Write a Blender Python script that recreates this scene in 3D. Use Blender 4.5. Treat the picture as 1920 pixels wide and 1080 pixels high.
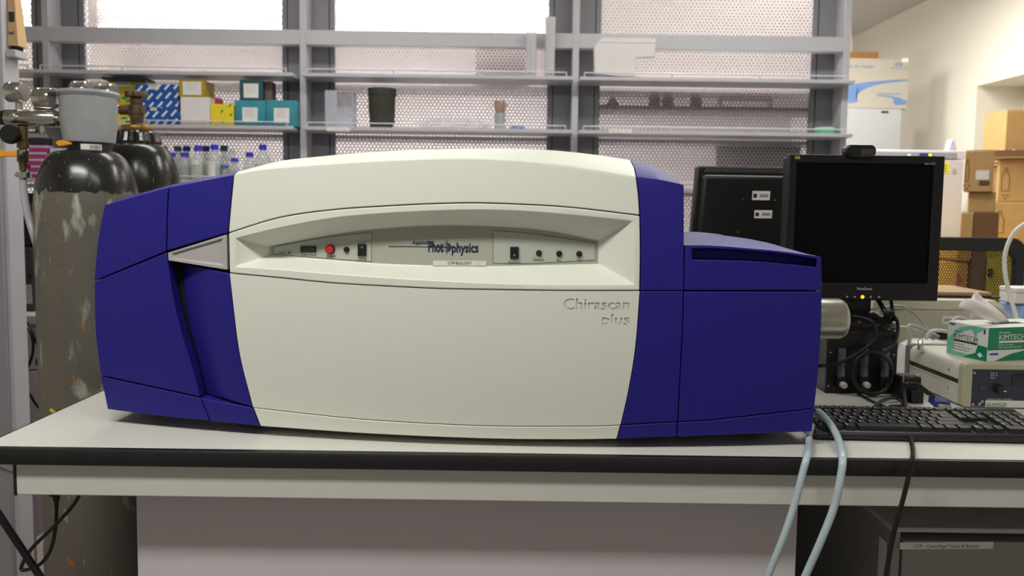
import bpy, bmesh, math, random
from mathutils import Vector, Matrix

for o in list(bpy.data.objects):
    bpy.data.objects.remove(o)
SC = bpy.context.scene
COL = SC.collection
random.seed(7)

# ---------------------------------------------------------------- camera
FPX, CX, CY = 1500.0, 960.0, 497.0
BT = 0.90                                   # bench top height
CAM = Vector((0.0, 0.0, BT + 0.433))
CR = Matrix.Rotation(math.radians(90 - 4.3), 3, 'X') @ Matrix.Rotation(0.0135, 3, 'Z')
cd = bpy.data.cameras.new('camera')
cd.sensor_width = 36.0
cd.lens = FPX / 1920 * 36
cd.shift_y = (CY - 540) / 1920
cd.clip_start = 0.02
cd.dof.use_dof = True
cd.dof.focus_distance = 1.45
cd.dof.aperture_fstop = 5.0
cam = bpy.data.objects.new('camera', cd)
cam.matrix_world = Matrix.Translation(CAM) @ CR.to_4x4()
COL.objects.link(cam)
SC.camera = cam

# ---------------------------------------------------------------- world, lights, exposure
W = bpy.data.worlds.new('room_ambient')
SC.world = W
W.use_nodes = True
W.node_tree.nodes['Background'].inputs[0].default_value = (0.95, 0.95, 0.90, 1)
W.node_tree.nodes['Background'].inputs[1].default_value = 0.22
SC.view_settings.view_transform = 'Standard'
SC.view_settings.look = 'None'
SC.view_settings.gamma = 1.0
SC.view_settings.use_curve_mapping = False
SC.view_settings.exposure = 0.0
CEIL = 2.72
LAMPS = [(-0.85, 0.38, 38), (0.65, 0.38, 11), (-0.75, 2.6, 13), (1.0, 2.6, 17),
         (-0.9, 4.45, 50), (0.5, 4.45, 50), (1.55, 3.95, 43), (-2.0, 6.0, 42), (-0.35, 6.0, 42)]
for i, (x, y, e) in enumerate(LAMPS):
    ld = bpy.data.lights.new('fluorescent_light', 'AREA')
    ld.shape = 'RECTANGLE'
    ld.size, ld.size_y = 1.15, 0.26
    ld.energy = e
    ld.color = (1.0, 0.985, 0.935)
    lo = bpy.data.objects.new('fluorescent_light', ld)
    lo.location = (x, y, CEIL - 0.045)
    COL.objects.link(lo)

# ---------------------------------------------------------------- helpers
def P(px, py, y):
    d = CR @ Vector(((px - CX) / FPX, -(py - CY) / FPX, -1))
    return CAM + d * (y / d.y)
def Q(px, py, z):
    d = CR @ Vector(((px - CX) / FPX, -(py - CY) / FPX, -1))
    return CAM + d * ((z - CAM.z) / d.z)
def lin(c):
    c = c / 255.0
    return c / 12.92 if c <= 0.04045 else ((c + 0.055) / 1.055) ** 2.4
def rgb(r, g, b):
    return (lin(r), lin(g), lin(b), 1)

MATS = {}
def mat(name, col, rough=0.5, metal=0.0, var=0.06, scale=18.0, bump=0.0, bscale=300.0, spec=None, emit=0.0, alpha=None, coat=0.0, trans=0.0):
    """procedural principled material: noise-broken colour, optional fine relief"""
    if name in MATS:
        return MATS[name]
    m = bpy.data.materials.new(name)
    m.use_nodes = True
    nt = m.node_tree
    N, L = nt.nodes, nt.links
    b = N['Principled BSDF']
    tc = N.new('ShaderNodeTexCoord')
    nz = N.new('ShaderNodeTexNoise')
    nz.inputs['Scale'].default_value = scale
    nz.inputs['Detail'].default_value = 4
    L.new(tc.outputs['Object'], nz.inputs['Vector'])
    rp = N.new('ShaderNodeValToRGB')
    rp.color_ramp.elements[0].position = 0.3
    rp.color_ramp.elements[1].position = 0.7
    rp.color_ramp.elements[0].color = tuple(min(1, c * (1 - var)) for c in col[:3]) + (1,)
    rp.color_ramp.elements[1].color = tuple(min(1, c * (1 + var)) for c in col[:3]) + (1,)
    L.new(nz.outputs['Fac'], rp.inputs['Fac'])
    L.new(rp.outputs['Color'], b.inputs['Base Color'])
    b.inputs['Roughness'].default_value = rough
    b.inputs['Metallic'].default_value = metal
    if spec is not None: b.inputs['Specular IOR Level'].default_value = spec
    if coat: b.inputs['Coat Weight'].default_value = coat
    if trans: b.inputs['Transmission Weight'].default_value = trans
    if alpha is not None: b.inputs['Alpha'].default_value = alpha
    if emit:
        L.new(rp.outputs['Color'], b.inputs['Emission Color'])
        b.inputs['Emission Strength'].default_value = emit
    if bump:
        n2 = N.new('ShaderNodeTexNoise')
        n2.inputs['Scale'].default_value = bscale
        L.new(tc.outputs['Object'], n2.inputs['Vector'])
        bp = N.new('ShaderNodeBump')
        bp.inputs['Strength'].default_value = bump
        bp.inputs['Distance'].default_value = 0.001
        L.new(n2.outputs['Fac'], bp.inputs['Height'])
        L.new(bp.outputs['Normal'], b.inputs['Normal'])
    MATS[name] = m
    return m

WM = {}      # world matrices of things
def tag(o, label=None, cat=None, group=None, kind=None):
    if label: o['label'] = label
    if cat: o['category'] = cat
    if group: o['group'] = group
    if kind: o['kind'] = kind
    return o
def thing(name, label, cat, loc=(0, 0, 0), rz=0.0, group=None):
    o = bpy.data.objects.new(name, None)
    o.empty_display_size = 0.05
    o.location = loc
    o.rotation_euler = (0, 0, rz)
    COL.objects.link(o)
    WM[o] = Matrix.Translation(Vector(loc)) @ Matrix.Rotation(rz, 4, 'Z')
    return tag(o, label, cat, group)
def root(o):
    while o.parent: o = o.parent
    return o
def obj(name, bm, m, parent=None, world=False, smooth=False, bevel=0.0, seg=2, label=None, ang=40):
    """link a bmesh as one mesh object; world=True: its vertices are world coordinates"""
    if world and parent is not None and root(parent) in WM:
        bm.transform(WM[root(parent)].inverted())
    bmesh.ops.recalc_face_normals(bm, faces=bm.faces)
    me = bpy.data.meshes.new(name)
    bm.to_mesh(me)
    bm.free()
    if m: me.materials.append(m)
    o = bpy.data.objects.new(name, me)
    COL.objects.link(o)
    if parent is not None: o.parent = parent
    if smooth:
        me.polygons.foreach_set('use_smooth', [True] * len(me.polygons))
        me.set_sharp_from_angle(angle=math.radians(ang))
    if bevel:
        md = o.modifiers.new('bevel', 'BEVEL')
        md.width = bevel; md.segments = seg; md.limit_method = 'ANGLE'; md.angle_limit = math.radians(35)
        md.harden_normals = False
        me.polygons.foreach_set('use_smooth', [True] * len(me.polygons))
        me.set_sharp_from_angle(angle=math.radians(60))
    if label: o['label'] = label
    return o
def single(name, bm, m, label, cat, group=None, loc=(0, 0, 0), rz=0.0, **k):
    o = obj(name, bm, m, None, **k)
    o.location = loc
    o.rotation_euler = (0, 0, rz)
    return tag(o, label, cat, group)
def struct(name, bm, m, parent=None, **k):
    o = obj(name, bm, m, parent, **k)
    if parent is None: o['kind'] = 'structure'
    return o
def copy_tree(o, parent=None):
    c = o.copy()
    COL.objects.link(c)
    if parent is not None: c.parent = parent
    for ch in list(o.children):
        copy_tree(ch, c)
    return c

def B(*a):
    """a new bmesh holding the given boxes (x0,x1,y0,y1,z0,z1)"""
    bm = bmesh.new()
    for q in a: box(bm, *q)
    return bm
def box(bm, x0, x1, y0, y1, z0, z1):
    v = [bm.verts.new((x, y, z)) for x in (x0, x1) for y in (y0, y1) for z in (z0, z1)]
    for f in ((0, 1, 3, 2), (4, 6, 7, 5), (0, 4, 5, 1), (2, 3, 7, 6), (0, 2, 6, 4), (1, 5, 7, 3)):
        bm.faces.new([v[i] for i in f])
    return bm
def obox(bm, o, ex, ey, ez):
    """box from corner o along three edge vectors"""
    o, ex, ey, ez = Vector(o), Vector(ex), Vector(ey), Vector(ez)
    v = [bm.verts.new(o + ex * a + ey * b + ez * c) for a in (0, 1) for b in (0, 1) for c in (0, 1)]
    for f in ((0, 1, 3, 2), (4, 6, 7, 5), (0, 4, 5, 1), (2, 3, 7, 6), (0, 2, 6, 4), (1, 5, 7, 3)):
        bm.faces.new([v[i] for i in f])
    return bm
def frame_of(d):
    d = d.normalized()
    a = Vector((0, 0, 1)) if abs(d.z) < 0.9 else Vector((1, 0, 0))
    u = d.cross(a).normalized()
    return u, d.cross(u).normalized()
def lathe(bm, prof, o=(0, 0, 0), axis=(0, 0, 1), n=32, cap=True):
    """surface of revolution; prof = [(radius, distance along axis)]"""
    o, ax = Vector(o), Vector(axis).normalized()
    u, w = frame_of(ax)
    rings = []
    for r, h in prof:
        if r < 1e-6:
            rings.append([bm.verts.new(o + ax * h)])
        else:
            rings.append([bm.verts.new(o + ax * h + (u * math.cos(2 * math.pi * i / n) + w * math.sin(2 * math.pi * i / n)) * r) for i in range(n)])
    for a, b in zip(rings, rings[1:]):
        for i in range(n):
            j = (i + 1) % n
            if len(a) == 1 and len(b) == 1: continue
            if len(a) == 1: bm.faces.new((a[0], b[i], b[j]))
            elif len(b) == 1: bm.faces.new((a[i], b[0], a[j]))
            else: bm.faces.new((a[i], b[i], b[j], a[j]))
    if cap:
        for r in (rings[0], rings[-1]):
            if len(r) > 2: bm.faces.new(r)
    return bm
def LT(prof, o=(0, 0, 0), axis=(0, 0, 1), n=32, cap=True):
    return lathe(bmesh.new(), prof, o, axis, n, cap)
def rod(bm, a, b, r, n=16, r2=None):
    a, b = Vector(a), Vector(b)
    return lathe(bm, [(r, 0), (r if r2 is None else r2, (b - a).length)], a, b - a, n)
def R(a, b, r, n=16, r2=None):
    return rod(bmesh.new(), a, b, r, n, r2)
def spline(pts, k=8):
    pts = [Vector(p) for p in pts]
    if len(pts) < 3: return pts
    q = [pts[0] * 2 - pts[1]] + pts + [pts[-1] * 2 - pts[-2]]
    out = []
    for i in range(1, len(q) - 2):
        p0, p1, p2, p3 = q[i - 1:i + 3]
        for j in range(k):
            t = j / k
            out.append(0.5 * (2 * p1 + (p2 - p0) * t + (2 * p0 - 5 * p1 + 4 * p2 - p3) * t * t + (3 * p1 - p0 - 3 * p2 + p3) * t ** 3))
    out.append(pts[-1])
    return out
def tube(bm, pts, r, n=10, k=8):
    pts = spline(pts, k)
    rings = []
    u = None
    for i, p in enumerate(pts):
        d = (pts[min(i + 1, len(pts) - 1)] - pts[max(i - 1, 0)])
        if d.length < 1e-9: continue
        d.normalize()
        if u is None: u, _ = frame_of(d)
        u = (u - d * u.dot(d)).normalized()
        w = d.cross(u)
        rings.append([bm.verts.new(p + (u * math.cos(2 * math.pi * j / n) + w * math.sin(2 * math.pi * j / n)) * r) for j in range(n)])
    for a, b in zip(rings, rings[1:]):
        for j in range(n):
            bm.faces.new((a[j], a[(j + 1) % n], b[(j + 1) % n], b[j]))
    bm.faces.new(rings[0]); bm.faces.new(rings[-1])
    return bm
def T(pts, r, n=10, k=8):
    return tube(bmesh.new(), pts, r, n, k)
def prism(bm, poly, d):
    """polygon (3D points) extruded along vector d"""
    d = Vector(d)
    a = [bm.verts.new(Vector(p)) for p in poly]
    b = [bm.verts.new(Vector(p) + d) for p in poly]
    bm.faces.new(a); bm.faces.new(b[::-1])
    n = len(a)
    for i in range(n):
        bm.faces.new((a[i], a[(i + 1) % n], b[(i + 1) % n], b[i]))
    return bm
def PR(poly, d):
    return prism(bmesh.new(), poly, d)
def rrect(w, h, r, k=5):
    """rounded rectangle outline centred on 0 in (x, z)"""
    out = []
    for cx, cz, a0 in ((w / 2 - r, h / 2 - r, 0), (-w / 2 + r, h / 2 - r, 90), (-w / 2 + r, -h / 2 + r, 180), (w / 2 - r, -h / 2 + r, 270)):
        for i in range(k + 1):
            a = math.radians(a0 + 90 * i / k)
            out.append((cx + r * math.cos(a), cz + r * math.sin(a)))
    return out

_tc = {}
def text_geo(s, bold=0.0):
    """flat lettering as (verts, faces); width scaled to 1, cap height 1 = about 0.7 em"""
    key = (s, bold)
    if key in _tc: return _tc[key]
    cu = bpy.data.curves.new('lettering', 'FONT')
    cu.body = s
    cu.size = 1.0
    cu.offset = bold
    cu.resolution_u = 3
    ob = bpy.data.objects.new('lettering', cu)
    COL.objects.link(ob)
    bpy.context.view_layer.update()
    me = bpy.data.meshes.new_from_object(ob.evaluated_get(bpy.context.evaluated_depsgraph_get()))
    vs = [v.co.copy() for v in me.vertices]
    fs = [list(p.vertices) for p in me.polygons]
    bpy.data.objects.remove(ob); bpy.data.curves.remove(cu); bpy.data.meshes.remove(me)
    if vs:
        x0 = min(v.x for v in vs); x1 = max(v.x for v in vs)
        vs = [((v.x - x0) / (x1 - x0), v.y / 0.70) for v in vs]
    _tc[key] = (vs, fs)
    return _tc[key]
def letter(bm, s, o, ex, ez, bold=0.0):
    """lettering with its left baseline end at o, spanning vector ex, cap height vector ez"""
    o, ex, ez = Vector(o), Vector(ex), Vector(ez)
    if s[0] == '~':                          # print too small to read in the photograph: plain strokes
        n = int(s[1:])
        for i in range(n):
            if i % 6 == 5: continue
            a = o + ex * (i / n); quad(bm, a, a + ex * (0.62 / n), a + ex * (0.62 / n) + ez * (0.62 + 0.3 * ((i * 7) % 3 == 0)), a + ez * (0.62 + 0.3 * ((i * 7) % 3 == 0)))
        return bm
    vs, fs = text_geo(s, bold)
    nv = [bm.verts.new(o + ex * a + ez * b) for a, b in vs]
    for f in fs:
        try: bm.faces.new([nv[i] for i in f])
        except ValueError: pass
    return bm
def quad(bm, *p):
    bm.faces.new([bm.verts.new(Vector(q)) for q in p])
    return bm

# ---------------------------------------------------------------- materials
WALL = mat('cream_wall_paint', rgb(232, 227, 212), 0.8, var=0.015, scale=3, bump=0.15, bscale=180)
CEILM = mat('ceiling_paint', rgb(205, 203, 192), 0.9, var=0.02, scale=2)
FLOORM = mat('grey_vinyl_floor', rgb(140, 132, 130), 0.45, var=0.08, scale=40)
LAMINATE = mat('bench_laminate', rgb(214, 212, 205), 0.42, var=0.015, scale=60, bump=0.08, bscale=900)
TRIM = mat('black_edge_trim', rgb(25, 25, 24), 0.36, var=0.15, scale=30)
APRON = mat('bench_apron_paint', rgb(205, 203, 195), 0.5, var=0.02)
PANELG = mat('grey_support_panel', rgb(206, 199, 201), 0.6, var=0.02, scale=5, bump=0.1, bscale=700)
BLUE = mat('blue_textured_plastic', rgb(38, 33, 124), 0.45, var=0.05, scale=500, spec=0.22, bump=0.25, bscale=1300)
WHITE = mat('cream_white_plastic', rgb(220, 222, 210), 0.45, var=0.012, scale=500, bump=0.18, bscale=1300)
PANELC = mat('control_panel_plastic', rgb(176, 180, 168), 0.5, var=0.02, scale=400)
GREYP = mat('grey_satin_plastic', rgb(172, 168, 166), 0.45, var=0.04, scale=200, bump=0.1)
BLACK = mat('black_plastic', rgb(20, 20, 21), 0.4, var=0.1, scale=60)
MATTE = mat('matte_black', rgb(12, 12, 13), 0.75, var=0.1)
NAVY = mat('navy_print', rgb(24, 22, 66), 0.6)
INK = mat('dark_print', rgb(48, 48, 48), 0.6)
PALEINK = mat('pale_print', rgb(190, 190, 188), 0.6)
WHITEP = mat('white_paper', rgb(232, 230, 224), 0.7, var=0.02)
CHROME = mat('chrome', rgb(205, 202, 196), 0.16, 1.0, var=0.05, scale=25)
ALU = mat('brushed_aluminium', rgb(188, 186, 178), 0.34, 1.0, var=0.06, scale=60)
STEELG = mat('grey_shelf_paint', rgb(188, 187, 193), 0.42, var=0.02, scale=10)
STEELD = mat('dark_grey_shelf_paint', rgb(128, 128, 133), 0.5, var=0.03, scale=10)

# ---------------------------------------------------------------- setting
XW = Q(1740, 0, CEIL).x
NY = 1500 * XW / 855
NZ = P(1810, 161, NY).z
struct('floor', B((-3.4, XW + 0.5, -2.2, 7.1, -0.1, 0)), FLOORM)
struct('ceiling', B((-3.4, XW + 0.5, -2.2, 7.1, CEIL, CEIL + 0.1)), CEILM)
struct('wall_back', B((-3.4, XW + 0.5, 7.0, 7.1, 0, CEIL)), mat('white_wall_paint', rgb(216, 210, 214), 0.8, var=0.015, scale=3))
struct('wall_left', B((-3.4, -3.3, -2.2, 7.0, 0, CEIL)), WALL)
struct('wall_right', B((XW, XW + 0.5, NY, 7.0, 0, CEIL), (XW, XW + 0.5, -2.2, NY, NZ, CEIL),
                       (XW, XW + 0.5, -2.2, 2.6, 0, NZ), (XW + 0.28, XW + 0.5, 2.6, NY, 0, NZ)), WALL)

for i, (x, y, e) in enumerate(LAMPS):
    where = ['left side of the bench front', 'right side of the bench front', 'left end of the bench', 'monitors on the bench',
             'far left of the shelving', 'far side of the shelving', 'freezer and the wall niche', 'back of the room on the left', 'back of the room in the middle'][i]
    t = thing('ceiling_light', 'white fluorescent ceiling light above the ' + where, 'ceiling light', (x, y, CEIL), 0, 'fluorescent ceiling lights')
    obj('housing', B((-0.62, 0.62, -0.17, 0.17, -0.03, 0.0), (-0.62, 0.62, -0.17, -0.15, -0.06, -0.03), (-0.62, 0.62, 0.15, 0.17, -0.06, -0.03),
                     (-0.62, -0.6, -0.15, 0.15, -0.06, -0.03), (0.6, 0.62, -0.15, 0.15, -0.06, -0.03)), WHITEP, t)
    for yy in (-0.07, 0.07):
        obj('tube', R((-0.58, yy, -0.038), (0.58, yy, -0.038), 0.008, 10), mat('lit_tube', (1, 0.97, 0.9, 1), 0.5, emit=3.0), t)

# ---------------------------------------------------------------- bench
YB0, YB1 = 1.36, 2.55
XL = Q(190, 733, BT).x
XR = 2.2
bench = thing('lab_bench', 'long laboratory bench with pale laminate top and black edge', 'bench', (0, 1.9, 0))
obj('tabletop', B((XL + 0.004, XR, YB0 + 0.012, YB1, BT - 0.03, BT)), LAMINATE, bench, world=True)
bm = bmesh.new()
pr = [(0.012, -0.0315), (0.003, -0.030), (0.0, -0.026), (0.0, -0.006), (0.003, -0.001), (0.012, -0.0002)]
prism(bm, [(XL, YB0 + a, BT + b) for a, b in pr], (XR - XL, 0, 0))
obj('edge_trim', bm, TRIM, bench, world=True, smooth=True)
obj('edge_trim', B((XL, XL + 0.004, YB0 + 0.012, YB1, BT - 0.031, BT - 0.0002)), TRIM, bench, world=True)
YA = YB0 + 0.017
zb = P(1000, 941, YA).z
xa = P(30, 900, YA).x
obj('apron', B((xa, XR, YA, YA + 0.02, zb, BT - 0.031)), APRON, bench, world=True, bevel=0.002)
obj('apron_end_cap', B((xa - 0.004, xa, YA - 0.001, YA + 0.03, zb - 0.001, BT - 0.032)), TRIM, bench, world=True)
YS = 1.45
xs0, xs1 = P(255, 930, YS).x, P(1496, 960, YS).x
obj('support_panel', B((xs0, xs1, YS, YS + 0.02, 0.0, BT - 0.03)), PANELG, bench, world=True, bevel=0.0015)
obj('support_panel', B((xs0, xs0 + 0.02, YS + 0.02, YB1 - 0.1, 0.0, BT - 0.03)), PANELG, bench, world=True)
obj('support_panel', B((xs1 - 0.02, xs1, YS + 0.02, YB1 - 0.1, 0.0, BT - 0.03)), PANELG, bench, world=True)
obj('rear_rail', B((xs0, XR, YB1 - 0.1, YB1 - 0.06, 0.0, BT - 0.03)), PANELG, bench, world=True)

# ---------------------------------------------------------------- spectrometer
def F(x, z):
    return 1.388 + 0.155 * (x - 0.10) ** 2 + 0.25 * (z - 1.15) ** 2
def S(px, py, d=0.0):
    y = 1.42
    for _ in range(8):
        p = P(px, py, y)
        y = F(p.x, p.z) + d
    return P(px, py, y)
def curve(pts, n):
    """n+1 evenly spaced points on a smooth pixel curve"""
    if len(pts) == 2:
        a, b = Vector((*pts[0], 0)), Vector((*pts[1], 0))
        return [a.lerp(b, i / n) for i in range(n + 1)]
    q = spline([(p[0], p[1], 0) for p in pts], 12)
    L = [0]
    for a, b in zip(q, q[1:]): L.append(L[-1] + (b - a).length)
    out, j = [], 0
    for i in range(n + 1):
        s = L[-1] * i / n
        while j < len(q) - 2 and L[j + 1] < s: j += 1
        t = 0 if L[j + 1] == L[j] else (s - L[j]) / (L[j + 1] - L[j])
        out.append(q[j].lerp(q[j + 1], min(1, max(0, t))))
    return out
def coons(Tc, Bc, Lc, Rc, ns, nt):
    Tc, Bc, Lc, Rc = curve(Tc, ns), curve(Bc, ns), curve(Lc, nt), curve(Rc, nt)
    g = []
    for j in range(nt + 1):
        t = j / nt
        row = []
        for i in range(ns + 1):
            s = i / ns
            c = Tc[i] * (1 - t) + Bc[i] * t + Lc[j] * (1 - s) + Rc[j] * s
            c -= (Tc[0] * (1 - s) * (1 - t) + Tc[-1] * s * (1 - t) + Bc[0] * (1 - s) * t + Bc[-1] * s * t)
            row.append(c)
        g.append(row)
    return g
def inset(g, a):
    """pull the rim of a pixel grid inwards by a pixels (seam gaps)"""
    nt, ns = len(g) - 1, len(g[0]) - 1
    def pull(p, q): return p + (q - p) * min(0.45, a / max(1e-6, (q - p).length))
    for j in range(nt + 1):
        g[j][0] = pull(g[j][0], g[j][1]); g[j][ns] = pull(g[j][ns], g[j][ns - 1])
    for i in range(ns + 1):
        g[0][i] = pull(g[0][i], g[1][i]); g[nt][i] = pull(g[nt][i], g[nt - 1][i])
    return g
SK = 0.03
def patch(Tc, Bc, Lc, Rc, ns=24, nt=12, gap=0.9, d=None, roof=None, deep=(), closed=False, back=0.42, up=0.10, off=0.0, skirt=SK):
    g = inset(coons(Tc, Bc, Lc, Rc, ns, nt), gap)
    if d is None: d = lambda s, t: 0.0
    W = [[S(c.x, c.y, off + d(i / ns, j / nt)) for i, c in enumerate(row)] for j, row in enumerate(g)]
    rows, kinds = [], []
    if roof:
        rc = curve(roof, ns)
        for k in (5, 4, 3, 2, 1):
            row = []
            for i in range(ns + 1):
                p = W[0][i]
                q = P(rc[i].x, rc[i].y, p.y + up)
                q.x = p.x + (q.x - p.x) * 0.4
                if k == 1: r = p.lerp(q, 0.5) + Vector((0, -0.012, 0.0012))
                elif k == 2: r = q
                elif k == 3: r = q + Vector((0, 0.08, 0.002))
                elif k == 4: r = q + Vector((0, back - up - 0.02, 0.0025))
                else: r = q + Vector((0, back - up, -0.012))
                row.append(r)
            rows.append(row); kinds.append('roof')
    for row in W: rows.append(row); kinds.append('front')
    bm = bmesh.new()
    V = [[bm.verts.new(p) for p in r] for r in rows]
    nr = len(V)
    for j in range(nr - 1):
        for i in range(ns):
            bm.faces.new((V[j][i], V[j + 1][i], V[j + 1][i + 1], V[j][i + 1]))
    def strip(vs, ks, side):
        pv = []
        for v, k in zip(vs, ks):
            c = v.co
            if side in deep:
                yb = (W[0][0].y + W[0][-1].y) / 2 + back
                pv.append(bm.verts.new((c.x, max(yb, c.y + 0.001), c.z)))
            elif k == 'roof': pv.append(bm.verts.new((c.x, c.y, c.z - 0.015)))
            else: pv.append(bm.verts.new((c.x, c.y + skirt, c.z)))
        for a in range(len(vs) - 1):
            bm.faces.new((vs[a], vs[a + 1], pv[a + 1], pv[a]))
    strip([r[0] for r in V], kinds, 'L')
    strip([r[-1] for r in V], kinds, 'R')
    strip(V[-1], ['front'] * (ns + 1), 'B')
    if not roof: strip(V[0], ['front'] * (ns + 1), 'T')
    if closed:
        Bk = [[bm.verts.new(p + Vector((0, skirt, 0))) for p in r] for r in rows]
        for j in range(nr - 1):
            for i in range(ns):
                bm.faces.new((Bk[j][i], Bk[j][i + 1], Bk[j + 1][i + 1], Bk[j + 1][i]))
    bmesh.ops.remove_doubles(bm, verts=bm.verts, dist=0.00005)
    return bm
def ring(outer, hole, floor, depth, ns=28, nt=8, gap=0.9, skirt=SK, want='all', off=0.0):
    """frame with a bevelled recess: outer / hole / floor are (T,B,L,R) pixel curves"""
    def loop(q, inset_px=0.0):
        g = coons(*q, ns, nt)
        if inset_px: g = inset(g, inset_px)
        return g[0][:-1] + [r[-1] for r in g[:-1]] + g[-1][:0:-1] + [r[0] for r in g[:0:-1]]
    bm = bmesh.new()
    lo = [bm.verts.new(S(c.x, c.y, off)) for c in loop(outer, gap)]
    lh = [bm.verts.new(S(c.x, c.y, off)) for c in loop(hole)]
    lf = [bm.verts.new(S(c.x, c.y, off + depth)) for c in loop(floor)]
    lb = [bm.verts.new(v.co + Vector((0, skirt, 0))) for v in lo]
    n = len(lo)
    for a, b in ((lb, lo), (lo, lh), (lh, lf)):
        for i in range(n):
            bm.faces.new((a[i], a[(i + 1) % n], b[(i + 1) % n], b[i]))
    g = coons(*floor, ns, nt)
    V = [[bm.verts.new(S(c.x, c.y, off + depth)) for c in r] for r in g]
    for j in range(nt):
        for i in range(ns):
            bm.faces.new((V[j][i], V[j + 1][i], V[j + 1][i + 1], V[j][i + 1]))
    bmesh.ops.remove_doubles(bm, verts=bm.verts, dist=0.0001)
    return bm

sp = thing('spectrometer', 'large blue and white benchtop spectrometer with recessed control panel', 'spectrometer', (0, 1.6, BT))
WL = [(438, 327), (431, 400), (428, 437), (430, 512), (435, 556), (449, 664), (474, 764), (488, 800)]
WR = [(1193, 331), (1197, 362), (1200, 404), (1201, 470), (1200, 545), (1192, 648), (1179, 730), (1164, 797), (1157, 824)]
k = dict(world=True, bevel=0.0016)
# left end
obj('end_cover', patch([(196, 384), (250, 369), (316, 351)], [(176, 527), (312, 471)], [(196, 384), (184, 445), (176, 527)], [(316, 351), (313, 410), (312, 471)],
    16, 12, roof=[(197, 383), (210, 372), (230, 365), (321, 342)], deep='L'), BLUE, sp, **k)
obj('end_cover', patch([(316, 351), (438, 327)], [(312, 471), (429, 436)], [(316, 351), (313, 410), (312, 471)], WL[:3],
    12, 12, roof=[(321, 342), (439, 319)]), BLUE, sp, **k)
CRV = [(313, 472), (315, 490), (326, 561), (343, 631), (365, 702), (376, 745)]
obj('side_panel', patch([(176, 528), (312, 472)], [(188, 704), (280, 724), (376, 745)], [(176, 528), (178, 620), (188, 704)], CRV, 14, 16, deep='L'), BLUE, sp, **k)
obj('side_panel', patch([(343, 494), (428, 508)], [(388, 740), (474, 763)], [(343, 494), (345, 545), (355, 614), (369, 666), (388, 740)], WL[3:7], 16, 16,
    d=lambda s, t: 0.032 * (1 - s) ** 2.2), BLUE, sp, **k)
lens = ring(([(314, 473), (426, 438)], [(315, 489), (427, 507)], [(314, 473), (315, 489)], [(426, 438), (427, 507)]),
            ([(321, 475), (419, 446)], [(322, 485), (420, 499)], [(321, 475), (322, 485)], [(419, 446), (420, 499)]),
            ([(327, 476), (415, 450)], [(328, 484), (416, 494)], [(327, 476), (328, 484)], [(415, 450), (416, 494)]), 0.004, 12, 6, 1.2)
obj('indicator_lens', lens, GREYP, sp, world=True, smooth=True, label='grey triangular indicator lens')
obj('skirt_panel', patch([(188, 705), (280, 725), (376, 746)], [(201, 768), (300, 781), (394, 790)], [(188, 705), (201, 768)], [(376, 746), (394, 790)], 14, 5, deep='L'), BLUE, sp, **k)
obj('skirt_panel', patch([(376, 746), (474, 764)], [(394, 790), (488, 800)], [(376, 746), (394, 790)], WL[6:], 8, 5), BLUE, sp, **k)
# white centre
W12 = [(428, 437), (524, 408), (628, 393), (732, 386), (816, 382), (913, 381), (1059, 388), (1200, 404)]
W23 = [(430, 512), (524, 521), (628, 531), (732, 537), (816, 541), (913, 543), (1059, 545), (1200, 545)]
W34 = [(474, 764), (560, 774), (693, 787), (900, 798), (1100, 799), (1164, 797)]
obj('top_cover', patch([(438, 327), (500, 316), (657, 304), (815, 297), (909, 297), (1016, 304), (1100, 315), (1193, 331)], W12, WL[:3], WR[:3], 40, 10,
    roof=[(440, 320), (500, 303), (575, 294), (700, 284), (850, 279), (1000, 280), (1100, 288), (1187, 300)]), WHITE, sp, **k)
HOLE = ([(441, 447), (545, 423), (650, 406), (800, 396), (930, 394), (1050, 401), (1187, 414)],
        [(441, 500), (500, 503), (650, 515), (820, 526), (1000, 533), (1190, 534)], [(441, 447), (441, 500)], [(1187, 414), (1190, 534)])
FLR = ([(503, 461), (600, 442), (700, 428), (820, 421), (930, 423), (1020, 430), (1124, 450)],
       [(503, 480), (600, 487), (700, 495), (800, 499), (900, 501), (1124, 496)], [(503, 461), (503, 480)], [(1124, 450), (1124, 496)])
obj('control_fascia', ring((W12, W23, WL[2:4], WR[2:5]), HOLE, FLR, 0.048, 48, 8), WHITE, sp, **k)
lower = obj('front_panel', patch(W23, W34, WL[3:7], WR[4:8], 40, 14, closed=True, skirt=0.02), WHITE, sp, world=False)
obj('skirt_panel', patch(W34, [(488, 800), (693, 814), (900, 823), (1050, 825), (1157, 824)], WL[6:], WR[7:], 40, 4), WHITE, sp, **k)
# engraved name on the lower front panel
cb = bmesh.new()
for s, x0, x1, yb, yt in (('Chirascan', 1057, 1181, 581, 560), ('plus', 1129, 1181, 609, 589)):
    o = S(x0, yb, -0.004); e = S(x1, yb + 0.3, -0.004)
    b2 = bmesh.new()
    letter(b2, s, o, e - o, Vector((0, 0, (S(x0, yt).z - S(x0, yb).z))), 0.012)
    bmesh.ops.remove_doubles(b2, verts=b2.verts, dist=0.00002)
    r = bmesh.ops.extrude_face_region(b2, geom=b2.faces[:])
    bmesh.ops.translate(b2, verts=[v for v in r['geom'] if isinstance(v, bmesh.types.BMVert)], vec=(0, 0.0062, 0))
    bmesh.ops.recalc_face_normals(b2, faces=b2.faces)
    tm = bpy.data.meshes.new('tmp'); b2.to_mesh(tm); b2.free(); cb.from_mesh(tm); bpy.data.meshes.remove(tm)
cm = bpy.data.meshes.new('cutter'); cb.to_mesh(cm); cb.free()
co = bpy.data.objects.new('cutter', cm); COL.objects.link(co)
lower.parent = None
md = lower.modifiers.new('engraving', 'BOOLEAN'); md.object = co; md.operation = 'DIFFERENCE'; md.solver = 'EXACT'; md.use_self = True
bpy.context.view_layer.update()
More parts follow.
